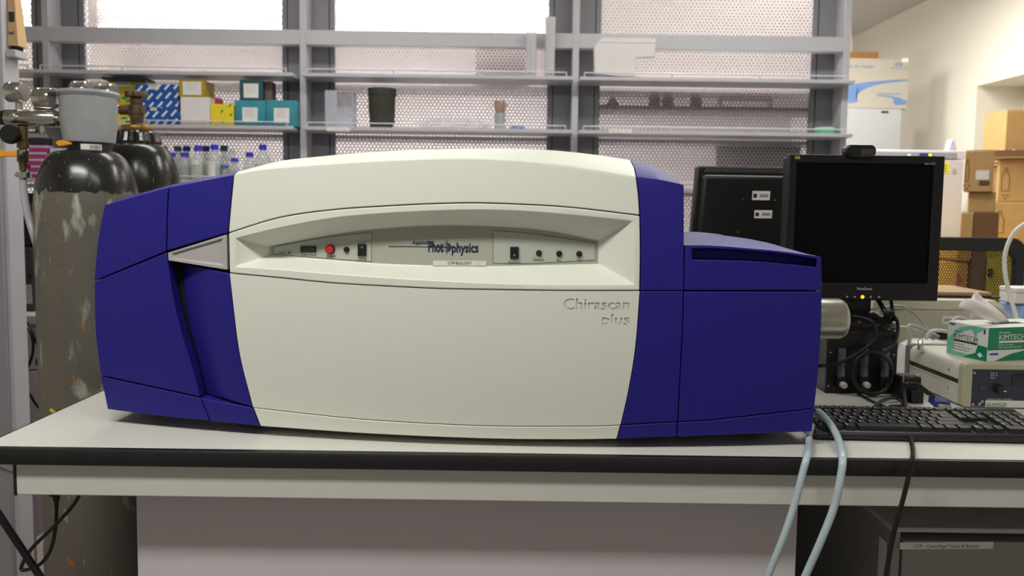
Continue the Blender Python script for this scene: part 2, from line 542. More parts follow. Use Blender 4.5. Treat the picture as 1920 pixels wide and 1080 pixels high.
nm = bpy.data.meshes.new_from_object(lower.evaluated_get(bpy.context.evaluated_depsgraph_get()))
lower.modifiers.clear()
if len(nm.polygons) > 400: lower.data = nm
lower.data.transform(WM[sp].inverted())
lower.parent = sp
lower.data.polygons.foreach_set('use_smooth', [True] * len(lower.data.polygons))
lower.data.set_sharp_from_angle(angle=math.radians(30))
bpy.data.objects.remove(co)
# right column
obj('column_cover', patch([(1193, 331), (1237, 336), (1283, 346)], [(1200, 545), (1282, 545)], WR[:5], [(1283, 346), (1283, 450), (1282, 545)], 12, 14,
    roof=[(1190, 302), (1222, 307), (1253, 319), (1272, 333), (1283, 345)], deep='R'), BLUE, sp, **k)
obj('column_panel', patch([(1200, 545), (1282, 545)], [(1164, 796), (1271, 791)], WR[4:8], [(1282, 545), (1280, 620), (1271, 791)], 12, 14), BLUE, sp, **k)
obj('skirt_panel', patch([(1164, 796), (1271, 791)], [(1157, 823), (1269, 819)], WR[7:], [(1271, 791), (1269, 819)], 12, 4), BLUE, sp, **k)
# right module
MT = [(1284, 460), (1340, 461), (1405, 466), (1470, 472), (1541, 482)]
MS = [(1284, 434), (1366, 437), (1440, 444), (1497, 455), (1541, 481)]
side = ring((MT, [(1282, 545), (1541, 545)], [(1284, 460), (1282, 545)], [(1541, 482), (1542, 545)]),
            ([(1297, 466), (1340, 466), (1405, 470), (1470, 476), (1531, 485)], [(1297, 487), (1405, 490), (1470, 495), (1531, 501)], [(1297, 466), (1297, 487)], [(1531, 485), (1531, 501)]),
            ([(1298, 468), (1340, 468), (1405, 472), (1470, 478), (1530, 487)], [(1298, 485), (1405, 488), (1470, 493), (1530, 499)], [(1298, 468), (1298, 485)], [(1530, 487), (1530, 499)]), 0.028, 30, 8)
obj('module_cover', side, BLUE, sp, **k)
# lid of the right module: crowned roof running back from the grip slot
nsl = 24
tc, rc = curve(MT, nsl), curve(MS, nsl)
bm = bmesh.new(); rows = []
for a in (0, 0.25, 0.5, 0.75, 1.0):
    row = []
    for i in range(nsl + 1):
        p = S(tc[i].x, tc[i].y, 0)
        q = P(rc[i].x, rc[i].y, p.y + 0.30); q.x = p.x + (q.x - p.x) * 0.15
        r = p.lerp(q, a); r.z += 0.006 * math.sin(a * math.pi)
        row.append(bm.verts.new(r))
    rows.append(row)
rows.append([bm.verts.new(v.co + Vector((0, 0.02, -0.012))) for v in rows[-1]])
rows.insert(0, [bm.verts.new(v.co + Vector((0, 0.012, -0.006))) for v in rows[0]])
for a, b in zip(rows, rows[1:]):
    for i in range(nsl): bm.faces.new((a[i], b[i], b[i + 1], a[i + 1]))
lid = obj('lid', bm, BLUE, sp, world=True, smooth=True, ang=50)
c = S(1372, 455, 0) + Vector((0, 0.2, 0)); c.z = P(1372, 441, c.y).z
obj('lid_dimple', LT([(0.0, 0.0), (0.030, 0.0005), (0.036, 0.0022), (0.040, 0.0008), (0.040, -0.006)], c, (0.06, -0.05, 1), 28, False), BLUE, sp, world=True, smooth=True)
obj('module_panel', patch([(1282, 546), (1541, 546)], [(1271, 791), (1340, 787), (1528, 766)], [(1282, 546), (1280, 620), (1271, 791)], [(1542, 546), (1541, 610), (1536, 689), (1528, 766)], 20, 14, deep='R'), BLUE, sp, **k)
obj('skirt_panel', patch([(1271, 791), (1340, 787), (1528, 766)], [(1269, 820), (1523, 810)], [(1271, 791), (1269, 820)], [(1528, 766), (1523, 810)], 20, 4, deep='R'), BLUE, sp, **k)
# black core, base plate and feet
def shrink(bm, f=0.925):
    for v in bm.verts: v.co = Vector((v.co.x * f, v.co.y, 1.16 + (v.co.z - 1.16) * f))
    return bm
obj('chassis', shrink(patch([(202, 390), (438, 333), (650, 310), (909, 303), (1100, 322), (1277, 352)], [(208, 762), (488, 794), (900, 818), (1264, 812)],
    [(202, 390), (184, 527), (208, 762)], [(1277, 352), (1276, 545), (1264, 812)], 30, 10, off=0.066, deep='TBLR', back=0.36)), MATTE, sp, world=True)
obj('chassis', shrink(patch([(1290, 470), (1410, 474), (1536, 492)], [(1274, 812), (1518, 804)], [(1290, 470), (1274, 812)], [(1536, 492), (1518, 804)], 10, 8, off=0.066, deep='TBLR', back=0.33)), MATTE, sp, world=True)
zf = 0.022
obj('base_plate', PR([(-0.62, 1.56, BT + zf), (0.05, 1.47, BT + zf), (0.50, 1.49, BT + zf), (0.50, 1.80, BT + zf), (-0.62, 1.85, BT + zf)], (0, 0, 0.02)), MATTE, sp, world=True)
for x, y in ((-0.52, 1.60), (0.02, 1.52), (0.27, 1.52), (0.47, 1.54), (-0.52, 1.80), (0.27, 1.78)):
    obj('foot', LT([(0.018, 0), (0.02, 0.004), (0.016, zf)], (x, y, BT), n=16), MATTE, sp, world=True)
# slot blind behind the left grille
obj('slot_blind', patch([(312, 490), (350, 494)], [(374, 733), (396, 735)], [(312, 490), (326, 561), (343, 631), (374, 733)], [(350, 494), (348, 545), (360, 614), (375, 666), (396, 735)], 6, 12, off=0.036, gap=0, skirt=0.004), MATTE, sp, world=True)
# lamp housing on the right side
yl = 1.58
c0, c1 = P(1530, 597, yl), P(1583, 597, yl)
c0.x = 0.525
rl = (P(1560, 560, yl) - P(1560, 635, yl)).length / 2
obj('lamp_housing', LT([(0, 0), (rl, 0), (rl, c1.x - c0.x - 0.012), (rl - 0.003, c1.x - c0.x - 0.004), (rl - 0.010, c1.x - c0.x), (0, c1.x - c0.x)], c0, (1, 0, 0), 48), ALU, sp, world=True, smooth=True, label='silver cylindrical lamp housing')

# control panels in the recess
DF = 0.048
PL = ([(512, 462), (600, 446), (697, 435)], [(512, 477), (600, 484), (697, 491)], [(512, 462), (512, 477)], [(697, 435), (697, 491)])
PRR = ([(924, 432), (1000, 438), (1117, 455)], [(924, 494), (1000, 494), (1117, 488)], [(924, 432), (924, 494)], [(1117, 455), (1117, 488)])
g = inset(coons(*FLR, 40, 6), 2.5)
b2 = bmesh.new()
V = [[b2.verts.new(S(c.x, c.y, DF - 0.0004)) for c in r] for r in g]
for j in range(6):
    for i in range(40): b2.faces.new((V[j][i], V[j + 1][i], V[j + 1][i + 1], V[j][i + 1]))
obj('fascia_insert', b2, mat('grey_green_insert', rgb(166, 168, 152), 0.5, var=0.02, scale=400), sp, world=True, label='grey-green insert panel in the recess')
cps = []
for q in (PL, PRR):
    g = coons(*q, 16, 4)
    b2 = bmesh.new()
    V = [[b2.verts.new(S(c.x, c.y, DF - 0.0008)) for c in r] for r in g]
    for j in range(4):
        for i in range(16): b2.faces.new((V[j][i], V[j + 1][i], V[j + 1][i + 1], V[j][i + 1]))
    cps.append(obj('control_panel', b2, PANELC, sp, world=True, label='pale grey inset control panel'))
    lo = g[0][:-1] + [r[-1] for r in g[:-1]] + g[-1][:0:-1] + [r[0] for r in g[:0:-1]]
    b2 = bmesh.new()
    vo = [b2.verts.new(S(c.x, c.y, DF - 0.0010)) for c in lo]
    cx_ = sum(c.x for c in lo) / len(lo); cy_ = sum(c.y for c in lo) / len(lo)
    vi = [b2.verts.new(S(c.x + (1.3 if c.x < cx_ else -1.3), c.y + (1.3 if c.y < cy_ else -1.3), DF - 0.0010)) for c in lo]
    for i in range(len(lo)): b2.faces.new((vo[i], vo[(i + 1) % len(lo)], vi[(i + 1) % len(lo)], vi[i]))
    obj('seam', b2, mat('seam_shadow_gap', rgb(120, 122, 112), 0.7), cps[-1], world=True)
def sfc(px, py): return S(px, py, DF - 0.0012)
def mm(n): return n * 0.00096
def plate(px0, py0, px1, py1, h, m, parent, name, bev=0.0004):
    a, b, c = sfc(px0, py1), sfc(px1, py1), sfc(px0, py0)
    return obj(name, obox(bmesh.new(), a + Vector((0, 0.0012, 0)), b - a, Vector((0, -h - 0.0012, 0)), c - a), m, parent, world=True, bevel=bev)
def knob(px, py, rpx, h, m, parent, name, prof=None):
    c = sfc(px, py); r = mm(rpx)
    return obj(name, LT([(r, -0.001), (r, h * 0.7), (r * 0.85, h), (0, h)], c, (0, -1, 0), 24), m, parent, world=True, smooth=True)
def printed(s, x0, x1, yb, h, parent, m=INK, d=None, bold=0.0, name='lettering'):
    f = (lambda x, y: S(x, y, d)) if d is not None else (lambda x, y: S(x, y, DF - 0.0016))
    o, e = f(x0, yb), f(x1, yb)
    b2 = letter(bmesh.new(), s, o, e - o, Vector((0, 0, mm(h))), bold)
    return obj(name, b2, m, parent, world=True)
L_, R_ = cps
DISP = mat('lcd_glass', rgb(58, 62, 54), 0.15)
RED = mat('red_button_plastic', rgb(205, 32, 22), 0.3, var=0.05)
plate(563.5, 461.5, 593, 473, 0.0015, BLACK, L_, 'display_bezel')
plate(566, 463.5, 590.5, 471, 0.0019, DISP, L_, 'display')
knob(619.5, 467.5, 9.3, 0.003, BLACK, L_, 'button_collar')
knob(619.5, 467.5, 7.0, 0.009, RED, L_, 'start_button')
knob(650, 468, 5.4, 0.004, BLACK, L_, 'indicator_collar')
knob(650, 468, 3.4, 0.0055, mat('dark_red_lamp', rgb(70, 12, 14), 0.25), L_, 'indicator_lamp')
knob(542.5, 474, 1.8, 0.0006, MATTE, L_, 'reset_hole')
plate(671, 457, 687, 480, 0.0035, BLACK, L_, 'lamp_switch', 0.001)
knob(679, 463.5, 1.9, 0.0042, PALEINK, L_, 'switch_mark'); knob(679, 463.5, 1.2, 0.0046, BLACK, L_, 'switch_mark')
printed('Reset', 524, 537, 475.5, 4.2, L_); printed('Time (hrs)', 564, 593, 479.5, 5.2, L_)
printed('Start', 612, 628, 483, 5.4, L_); printed('Lamp', 671.5, 687, 488, 5.4, L_)
plate(956.5, 462.5, 972.5, 485, 0.0035, BLACK, R_, 'system_switch', 0.001)
knob(964.5, 478.5, 1.9, 0.0042, PALEINK, R_, 'switch_mark'); knob(964.5, 478.5, 1.2, 0.0046, BLACK, R_, 'switch_mark')
for px, py, m in ((1010.5, 474.5, mat('dark_green_lamp', rgb(16, 58, 46), 0.25)), (1048.5, 475.5, mat('dark_red_lamp', (0, 0, 0, 1))), (1086, 476, mat('dark_red_lamp', (0, 0, 0, 1)))):
    knob(px, py, 5.6, 0.003, BLACK, R_, 'indicator_collar'); knob(px, py, 3.8, 0.005, m, R_, 'indicator_lamp')
printed('System', 953, 976, 494, 5, R_); printed('Status', 1000, 1020, 489, 5.4, R_)
printed('Rx', 1044, 1051.5, 490, 5.0, R_); printed('Tx', 1082, 1090, 490, 5.0, R_)
# maker's name and bench label
fascia = [o for o in sp.children if o.name.startswith('control_fascia')][0]
DN = DF - 0.0012
printed('Applied', 773, 802, 458, 7.2, fascia, NAVY, DN, 0.01)
printed('Phot', 803, 831, 472, 20, fascia, NAVY, DN, 0.03)
printed('physics', 847, 897, 473, 18, fascia, NAVY, DN, 0.025)
def strip_px(bm, x0, y0, x1, y1, w):
    a, b = S(x0, y0, DN - 0.0004), S(x1, y1, DN - 0.0004)
    n = (b - a).cross(Vector((0, 1, 0))).normalized() * mm(w) / 2
    quad(bm, a - n, b - n, b + n, a + n)
b2 = bmesh.new()
strip_px(b2, 728, 461.8, 848, 463.4, 1.2); strip_px(b2, 837.5, 450, 837.5, 476, 1.1)
for i in range(4):
    a = math.pi / 4 * (i + 0.5); strip_px(b2, 837.5 - 6 * math.cos(a), 463.3 - 6 * math.sin(a), 837.5 + 6 * math.cos(a), 463.3 + 6 * math.sin(a), 0.6)
ra, rb = 7.6, 8.4
for i in range(28):
    a0, a1 = 2 * math.pi * i / 28, 2 * math.pi * (i + 1) / 28
    inn = ra if math.cos((a0 + a1) / 2) < 0.25 else 4.2
    quad(b2, *[S(837.5 + r_ * math.cos(a), 463.3 - r_ * math.sin(a), DN - 0.0003) for r_, a in ((rb, a0), (rb, a1), (inn, a1), (inn, a0))])
obj('emblem', b2, NAVY, fascia, world=True)
o, e, u = S(812, 498, DN), S(912, 498.5, DN), S(812, 488.5, DN)
obj('name_label', obox(bmesh.new(), o, e - o, (0, -0.0004, 0), u - o), mat('label_tape', rgb(208, 212, 200), 0.5), fascia, world=True)
printed('CTP BIOLOGY', 839.5, 884, 496, 5.6, fascia, INK, DN - 0.0008)

# ---------------------------------------------------------------- gas cylinders
def cylinder_paint(name, zsplit, upper, lower, wear):
    m = bpy.data.materials.new(name); m.use_nodes = True
    N, L = m.node_tree.nodes, m.node_tree.links
    b = N['Principled BSDF']; tc = N.new('ShaderNodeTexCoord')
    def noise(s, det=5, st=(1, 1, 1)):
        mp = N.new('ShaderNodeMapping'); mp.inputs['Scale'].default_value = st
        n = N.new('ShaderNodeTexNoise'); n.inputs['Scale'].default_value = s; n.inputs['Detail'].default_value = det
        L.new(tc.outputs['Object'], mp.inputs[0]); L.new(mp.outputs[0], n.inputs['Vector']); return n.outputs['Fac']
    def mth(op, a, b_=None):
        n = N.new('ShaderNodeMath'); n.operation = op
        for i, v in enumerate((a, b_)):
            if v is None: continue
            if isinstance(v, (int, float)): n.inputs[i].default_value = v
            else: L.new(v, n.inputs[i])
        return n.outputs[0]
    def mix(f, a, c):
        n = N.new('ShaderNodeMix'); n.data_type = 'RGBA'
        L.new(f, n.inputs[0])
        for s, v in ((6, a), (7, c)):
            if isinstance(v, tuple): n.inputs[s].default_value = v
            else: L.new(v, n.inputs[s])
        return n.outputs[2]
    def ramp(f, lo, hi):
        n = N.new('ShaderNodeMapRange'); n.inputs[1].default_value = lo; n.inputs[2].default_value = hi
        L.new(f, n.inputs[0]); return n.outputs[0]
    sx = N.new('ShaderNodeSeparateXYZ'); L.new(tc.outputs['Object'], sx.inputs[0])
    z = mth('ADD', sx.outputs['Z'], mth('MULTIPLY', mth('SUBTRACT', noise(28), 0.5), 0.05))
    col = lower
    if wear:
        col = mix(ramp(noise(5, 6, (1, 1, 0.35)), 0.4, 0.75), col, tuple(c * 0.70 for c in lower[:3]) + (1,))
        col = mix(ramp(noise(17, 12, (1, 1, 0.45)), 0.60, 0.70), col, rgb(186, 186, 166))
        col = mix(ramp(noise(31, 6, (1, 1, 0.6)), 0.69, 0.72), col, rgb(164, 100, 44))
    col = mix(ramp(z, zsplit - 0.002, zsplit + 0.002), col, upper)
    col = mix(ramp(noise(80, 6, (2, 2, 0.5)), 0.66, 0.72), col, rgb(140, 140, 130))
    L.new(col, b.inputs['Base Color'])
    L.new(mth('ADD', mth('MULTIPLY', ramp(z, zsplit + 0.002, zsplit - 0.002), 0.22), 0.22), b.inputs['Roughness'])
    bp = N.new('ShaderNodeBump'); bp.inputs['Strength'].default_value = 0.25; bp.inputs['Distance'].default_value = 0.004
    L.new(noise(16, 4), bp.inputs['Height']); L.new(bp.outputs[0], b.inputs['Normal'])
    return m
BRONZE = mat('dirty_bronze', rgb(104, 86, 72), 0.5, 0.8, var=0.3, scale=40, bump=0.4, bscale=200)
BRASS = mat('brown_brass', rgb(150, 112, 62), 0.4, 0.8, var=0.25, scale=50)
OLIVE = mat('dull_brass', rgb(112, 98, 60), 0.4, 0.8, var=0.25, scale=50)
GLOSSB = mat('glossy_black_paint', rgb(22, 22, 22), 0.2, var=0.3, scale=60, bump=0.6, bscale=90)
CASTG = mat('cast_grey_paint', rgb(158, 160, 162), 0.42, 0.15, var=0.1, scale=14, bump=0.5, bscale=60)
ORANGE = mat('orange_plastic', rgb(238, 160, 30), 0.4)
RUBBER = mat('black_rubber', rgb(16, 16, 17), 0.5)

YC = 2.0
RC = 0.1195
def zc(px, py, y=YC): return P(px, py, y).z
def xc(px, py, y=YC): return P(px, py, y).x
c1 = P(166, 420, YC); c1.z = 0
cyl = thing('gas_cylinder', 'worn grey gas cylinder with black shoulder and cast valve guard beside bench', 'gas cylinder', c1)
zs, zn = zc(165, 385), zc(165, 282)
prof = [(0.0, 0.012), (0.10, 0.0), (RC - 0.002, 0.015), (RC, 0.05), (RC, zs - 0.02)]
for i in range(1, 13):
    a = i / 12 * math.pi / 2
    prof.append((0.052 + (RC - 0.052) * math.cos(a) ** 0.9, zs - 0.02 + (zn - zs + 0.02) * math.sin(a) ** 0.95))
prof.append((0.0, zn + 0.001))
obj('cylinder_body', LT(prof, n=64, cap=False), cylinder_paint('worn_cylinder_paint', zc(165, 362), rgb(34, 33, 32), rgb(104, 98, 89), True), cyl, smooth=True)
zg0, zg1 = zc(172, 270), zc(172, 172)
obj('neck_ring', LT([(0.050, zn - 0.01), (0.050, zg0 + 0.004), (0.046, zg0 + 0.006)], (0.008, 0, 0), n=40), RUBBER, cyl, smooth=True)
H = zg1 - zg0
obj('valve_guard', LT([(0.050, 0), (0.058, 0.003), (0.0645, H * 0.40), (0.0648, H * 0.88), (0.068, H * 0.90), (0.071, H * 0.95), (0.068, H), (0.060, H), (0.058, H * 0.9), (0.0, H * 0.88)],
                      (0.008, 0, zg0), n=48), CASTG, cyl, smooth=True, ang=30)
bm = bmesh.new(); rod(bm, (-0.058, -0.02, zg1 - 0.012), (-0.062, -0.02, zg1 + 0.002), 0.008, 10); rod(bm, (-0.055, -0.02, zg1 - 0.035), (-0.06, -0.02, zg1 - 0.012), 0.006, 10)
obj('guard_lug', bm, CASTG, cyl, smooth=True)
# bar-code sticker round the neck
bm = bmesh.new()
for i in range(6):
    a0, a1 = math.radians(-85 + i * 9), math.radians(-85 + (i + 1) * 9)
    quad(bm, *[(0.008 + 0.0508 * math.cos(a), 0.0508 * math.sin(a), h) for a, h in ((a0, zn - 0.002), (a1, zn - 0.002), (a1, zn + 0.013), (a0, zn + 0.013))])
stk = obj('barcode_sticker', bm, WHITEP, cyl)
bm = bmesh.new(); random.seed(3)
for i in range(13):
    a = math.radians(-62 + i * 2.2); w = math.radians(random.choice((0.5, 0.9, 1.2)))
    quad(bm, *[(0.008 + 0.0512 * math.cos(q), 0.0512 * math.sin(q), h) for q, h in ((a, zn + 0.001), (a + w, zn + 0.001), (a + w, zn + 0.010), (a, zn + 0.010))])
obj('barcode', bm, INK, stk)
obj('pull_tag', PR([(-0.028, -0.122, zc(136, 752)), (-0.040, -0.121, zc(136, 746)), (-0.036, -0.122, zc(136, 742)), (-0.024, -0.123, zc(136, 748)), (-0.008, -0.123, zc(136, 745)), (-0.006, -0.124, zc(136, 752))], (0, -0.003, 0)),
    mat('yellow_plastic', rgb(236, 205, 30), 0.4), cyl, label='small yellow plastic tag')

# regulator: chrome body, two gauges, knobs, ball valve
YR = YC - 0.03
def W_(px, py): return P(px, py, YR)
def pxm(n): return n * YR / 1500
reg = obj('regulator', LT([(pxm(13), 0), (pxm(15.5), 0.003), (pxm(15.5), pxm(28)), (pxm(14.6), pxm(28.5)), (pxm(14.6), pxm(30)), (pxm(15.5), pxm(30.5)), (pxm(15.5), pxm(92)), (pxm(13.5), pxm(95)), (pxm(7), pxm(95.5)), (pxm(7), pxm(125))],
          W_(12, 221), (1, 0, 0), 40), CHROME, cyl, world=True, smooth=True, label='chrome two-gauge pressure regulator')
obj('adjusting_knob', LT([(pxm(10), -0.05), (pxm(13), -0.045), (pxm(13), -0.01), (pxm(15), 0)], W_(12, 221), (1, 0, 0), 24), BLACK, reg, world=True, smooth=True)
for gx0, gx1, gy, gr in ((16, 47, 173, 18.5), (70, 103, 185, 20)):
    L_x = pxm(gx1 - gx0)
    g = obj('gauge', LT([(0, 0), (pxm(gr) * 0.9, 0), (pxm(gr), 0.003), (pxm(gr), L_x * 0.26), (pxm(gr) * 0.95, L_x * 0.28), (pxm(gr) * 0.95, L_x * 0.32), (pxm(gr), L_x * 0.34), (pxm(gr), L_x * 0.92), (pxm(gr) * 0.92, L_x), (0, L_x)],
                        W_(gx0, gy), (1, -0.12, 0), 40), CHROME, reg, world=True, smooth=True)
    xm = (gx0 + gx1) / 2 + 4
    obj('gauge_stem', R(W_(xm, gy + gr - 1), W_(xm, 208), pxm(6), 6), ALU, g, world=True)
obj('port_screw', LT([(pxm(6.5), 0), (pxm(6.5), 0.004), (pxm(4), 0.005), (pxm(3), 0.003), (0, 0.003)], W_(34, 221) + Vector((0, -pxm(15), 0)), (0, -1, 0), 20), ALU, reg, world=True, smooth=True)
b2 = bmesh.new(); rod(b2, W_(79, 236), W_(79, 249), pxm(7), 6); rod(b2, W_(79, 247), W_(79, 254), pxm(4), 12)
obj('relief_valve', b2, ALU, reg, world=True)
obj('shutoff_knob', LT([(0, 0.016), (pxm(15), 0.016), (pxm(17), 0.013), (pxm(17.5), 0.010), (pxm(17.5), 0.002), (pxm(15), 0)], W_(33, 254) + Vector((0, -0.022, 0)), (0, -1, 0), 28), RUBBER, reg, world=True, smooth=True)
b2 = bmesh.new()
rod(b2, W_(42, 237), W_(42, 268), pxm(9), 12)
for a, b_, r_, n_ in ((266, 278, 10, 6), (278, 282, 7, 16), (282, 304, 10, 8), (304, 311, 7, 12), (311, 320, 6, 6), (320, 325, 4, 12)):
    rod(b2, W_(43, a), W_(43, b_), pxm(r_), n_)
bv = obj('ball_valve', b2, OLIVE, reg, world=True)
b2 = bmesh.new(); rod(b2, W_(43, 323), W_(43, 333), pxm(11), 6); rod(b2, W_(30, 328), W_(43, 328), pxm(4), 8); rod(b2, W_(43, 333), W_(43, 340), pxm(6), 12)
obj('hose_clamp', b2, ALU, bv, world=True)
o = Vector((0, -0.022, 0))
lev = [(2, 289), (6, 283), (13, 282.5), (24, 285), (46, 283), (46, 295), (24, 295), (12, 297), (5, 295)]
obj('valve_lever', PR([W_(a, b_) + o for a, b_ in lev], (0, -0.008, 0)), ORANGE, bv, world=True, bevel=0.002, label='orange plastic valve lever')
obj('lever_hub', PR([W_(a, b_) + o for a, b_ in [(45, 282.5), (61, 281), (62, 286), (58, 295), (46, 296)]], (0, -0.009, 0)), mat('dark_grey_metal', rgb(96, 96, 100), 0.4, 0.6), bv, world=True, bevel=0.002)
obj('lever_nut', R(W_(56, 287) + o, W_(56, 287) + o + Vector((0, -0.014, 0)), pxm(4), 6), CHROME, bv, world=True)
obj('valve_lever', PR([P(a, b_, YC - 0.07) for a, b_ in [(107, 269), (109, 265), (116, 263), (123, 264), (136, 268), (136, 271), (122, 274), (113, 275)]], (0, -0.008, 0)), ORANGE, reg, world=True, bevel=0.002, label='orange plastic valve lever')
hose = T([P(43, 338, YR), P(46, 372, YR), P(54, 410, YR), P(66, 450, YR), P(74, 480, YR + 0.06), P(82, 520, YR + 0.13), P(88, 600, YR + 0.17), P(90, 760, YR + 0.17), P(92, 900, YR + 0.17)], pxm(6.5), 12)
single('gas_hose', hose, mat('translucent_hose', rgb(188, 190, 202), 0.35, var=0.04, trans=0.15), 'translucent white gas hose hanging from the ball valve', 'hose', smooth=True)

# second cylinder behind
Y2 = 2.31
c2 = P(260, 380, Y2); c2.z = 0
cy2 = thing('gas_cylinder', 'black gas cylinder with bronze handwheel valve standing behind the grey one', 'gas cylinder', c2)
z0, z1 = P(260, 372, Y2).z, P(260, 270, Y2).z
prof = [(0, 0.012), (0.10, 0), (0.118, 0.02), (0.118, z0 - 0.02)]
for i in range(1, 13):
    a = i / 12 * math.pi / 2
    prof.append((0.058 + 0.060 * math.cos(a), z0 - 0.02 + (z1 - z0 + 0.02) * math.sin(a)))
prof.append((0, z1))
obj('cylinder_body', LT(prof, n=56, cap=False), cylinder_paint('black_cylinder_paint', 0.9, rgb(30, 30, 29), rgb(70, 66, 60), False), cy2, smooth=True)
def z2(py): return P(260, py, Y2).z
def p2(n): return n * Y2 / 1500
bm = bmesh.new(); n = 48; rings = []
for r_, py in ((40.5, 273), (41, 266), (37, 250), (34, 247)):
    rings.append([bm.verts.new(((p2(r_) + (0.0022 if i % 2 else -0.0012)) * math.cos(2 * math.pi * i / n), (p2(r_) + (0.0022 if i % 2 else -0.0012)) * math.sin(2 * math.pi * i / n), z2(py))) for i in range(n)])
for a, b_ in zip(rings, rings[1:]):
    for i in range(n): bm.faces.new((a[i], a[(i + 1) % n], b_[(i + 1) % n], b_[i]))
bm.faces.new(rings[-1])
obj('neck_ring', bm, GLOSSB, cy2)
obj('collar', LT([(p2(27), z2(247)), (p2(28), z2(245)), (p2(28), z2(238)), (p2(27), z2(236))], n=40), BRASS, cy2, smooth=True)
bm = LT([(p2(16), z2(236)), (p2(10), z2(231)), (p2(12), z2(222)), (p2(12), z2(216)), (p2(14), z2(214)), (p2(14), z2(198)), (p2(10), z2(196)), (p2(11), z2(193)), (p2(10.5), z2(184))], n=20)
rod(bm, (-p2(30), 0, z2(206)), (p2(13), 0, z2(206)), p2(9.5), 20)
valve = obj('valve', bm, BRONZE, cy2, smooth=True)
bm = LT([(p2(8), z2(184)), (p2(9), z2(181))], n=16)
n = 40
pf = [(p2(19 + 1.6 * math.cos(i * math.pi * 2 / n * 10)) * math.cos(2 * math.pi * i / n), p2(19 + 1.6 * math.cos(i * math.pi * 2 / n * 10)) * math.sin(2 * math.pi * i / n), z2(183)) for i in range(n)]
prism(bm, pf, (0, 0, z2(172) - z2(183)))
obj('handwheel', bm, BRONZE, valve, bevel=0.002)
YG = Y2
bm = LT([(p2(13), 0), (p2(13), p2(86)), (p2(8), p2(90)), (p2(8), p2(104))], P(128, 204, YG), (1, 0, 0), 32)
rg2 = obj('regulator', bm, CHROME, cy2, world=True, smooth=True, label='chrome pressure regulator of the black cylinder')
for gx0, gx1, gy, gr in ((140, 170, 172, 20), (186, 217, 176, 19)):
    L_x = p2(gx1 - gx0)
    obj('gauge', LT([(0, 0), (p2(gr) * 0.9, 0), (p2(gr), 0.003), (p2(gr), L_x * 0.26), (p2(gr) * 0.95, L_x * 0.3), (p2(gr), L_x * 0.34), (p2(gr), L_x * 0.92), (p2(gr) * 0.9, L_x), (0, L_x)], P(gx0, gy, YG), (1, -0.15, 0), 36), CHROME, rg2, world=True, smooth=True)

# ---------------------------------------------------------------- left side: tall frame, bag, side bench, computers
YL = 2.42
xe = P(19, 480, YL).x
tall = thing('storage_cabinet', 'tall grey metal cabinet standing left of the gas cylinders', 'cabinet', (xe, YL, 0))
obj('cabinet_body', B((-0.6, 0.0, 0.0, 0.075, 0.0, 2.5)), STEELG, tall, bevel=0.003)
obj('door_panel', B((-0.58, -0.012, -0.018, -0.001, 0.06, 2.46)), mat('grey_cabinet_door', rgb(150, 147, 152), 0.5, var=0.02), tall, bevel=0.002)
zbk = P(30, 112, YL + 0.06).z
obj('bracket_shelf', B((0.0, P(48, 100, YL + 0.06).x - xe, 0.01, 0.07, zbk, zbk + 0.022)), STEELG, tall, bevel=0.002)
KRAFT = mat('brown_kraft_paper', rgb(208, 172, 128), 0.75, var=0.05, scale=12)
zq = zbk + 0.023
bag = thing('paper_bag', 'brown kraft paper bag standing on the cabinet bracket', 'bag', (xe, YL, zq))
bx = P(38, 60, YL + 0.04).x - xe
bm = bmesh.new()
lo = [bm.verts.new(p) for p in ((0.002, 0.02, 0.012), (bx + 0.004, 0.02, 0.012), (bx + 0.004, 0.068, 0.012), (0.002, 0.068, 0.012))]
hi = [bm.verts.new(p) for p in ((0.002, 0.03, 0.26), (bx - 0.012, 0.03, 0.26), (bx - 0.012, 0.05, 0.26), (0.002, 0.05, 0.26))]
bm.faces.new(lo); bm.faces.new(hi)
for i in range(4): bm.faces.new((lo[i], lo[(i + 1) % 4], hi[(i + 1) % 4], hi[i]))
obj('bag_body', bm, KRAFT, bag)
obj('printed_mark', B((0.005, 0.022, 0.0222, 0.0232, 0.082, 0.112)), INK, bag)
bm = letter(bmesh.new(), '~4', (0.006, 0.0192, 0.045), (0.016, 0, 0), (0, 0, 0.01)); obj('lettering', bm, INK, bag)
obj('base_foot', B((0.004, 0.024, 0.03, 0.06, 0.0, 0.012)), MATTE, bag)

sb = thing('side_bench', 'low grey side bench beneath the black computers behind the grey cylinder', 'bench', (-1.9, 3.0, 0))
YSB = 2.75
zt = P(62, 592, YSB).z
obj('bench_top', B((-2.6, -1.45, YSB, YSB + 0.6, zt - 0.03, zt)), LAMINATE, sb, world=True, bevel=0.002)
obj('bench_body', B((-2.6, -1.47, YSB + 0.02, YSB + 0.58, 0.0, zt - 0.03)), PANELG, sb, world=True)
obj('drawer_front', B((-2.58, -1.49, YSB + 0.005, YSB + 0.02, zt - 0.19, zt - 0.045)), PANELG, sb, world=True, bevel=0.002)
obj('drawer_front', B((-2.58, -1.49, YSB + 0.005, YSB + 0.02, 0.08, zt - 0.195)), PANELG, sb, world=True, bevel=0.002)
pcx0, pcx1 = P(43, 520, YSB + 0.1).x - 0.05, P(90, 520, YSB + 0.1).x
pz1 = P(60, 463, YSB + 0.1).z
pc = thing('desktop_computer', 'black desktop computer standing on the grey side bench', 'computer', (pcx0, YSB + 0.1, zt))
wd = pcx1 - pcx0
obj('case', B((0, wd, 0.012, 0.42, 0.0, pz1 - zt)), BLACK, pc, bevel=0.004)
obj('front_bezel', B((0.0, wd * 0.62, 0.0, 0.012, 0.004, pz1 - zt - 0.004)), mat('dark_grey_plastic', rgb(58, 58, 60), 0.4), pc, bevel=0.003)
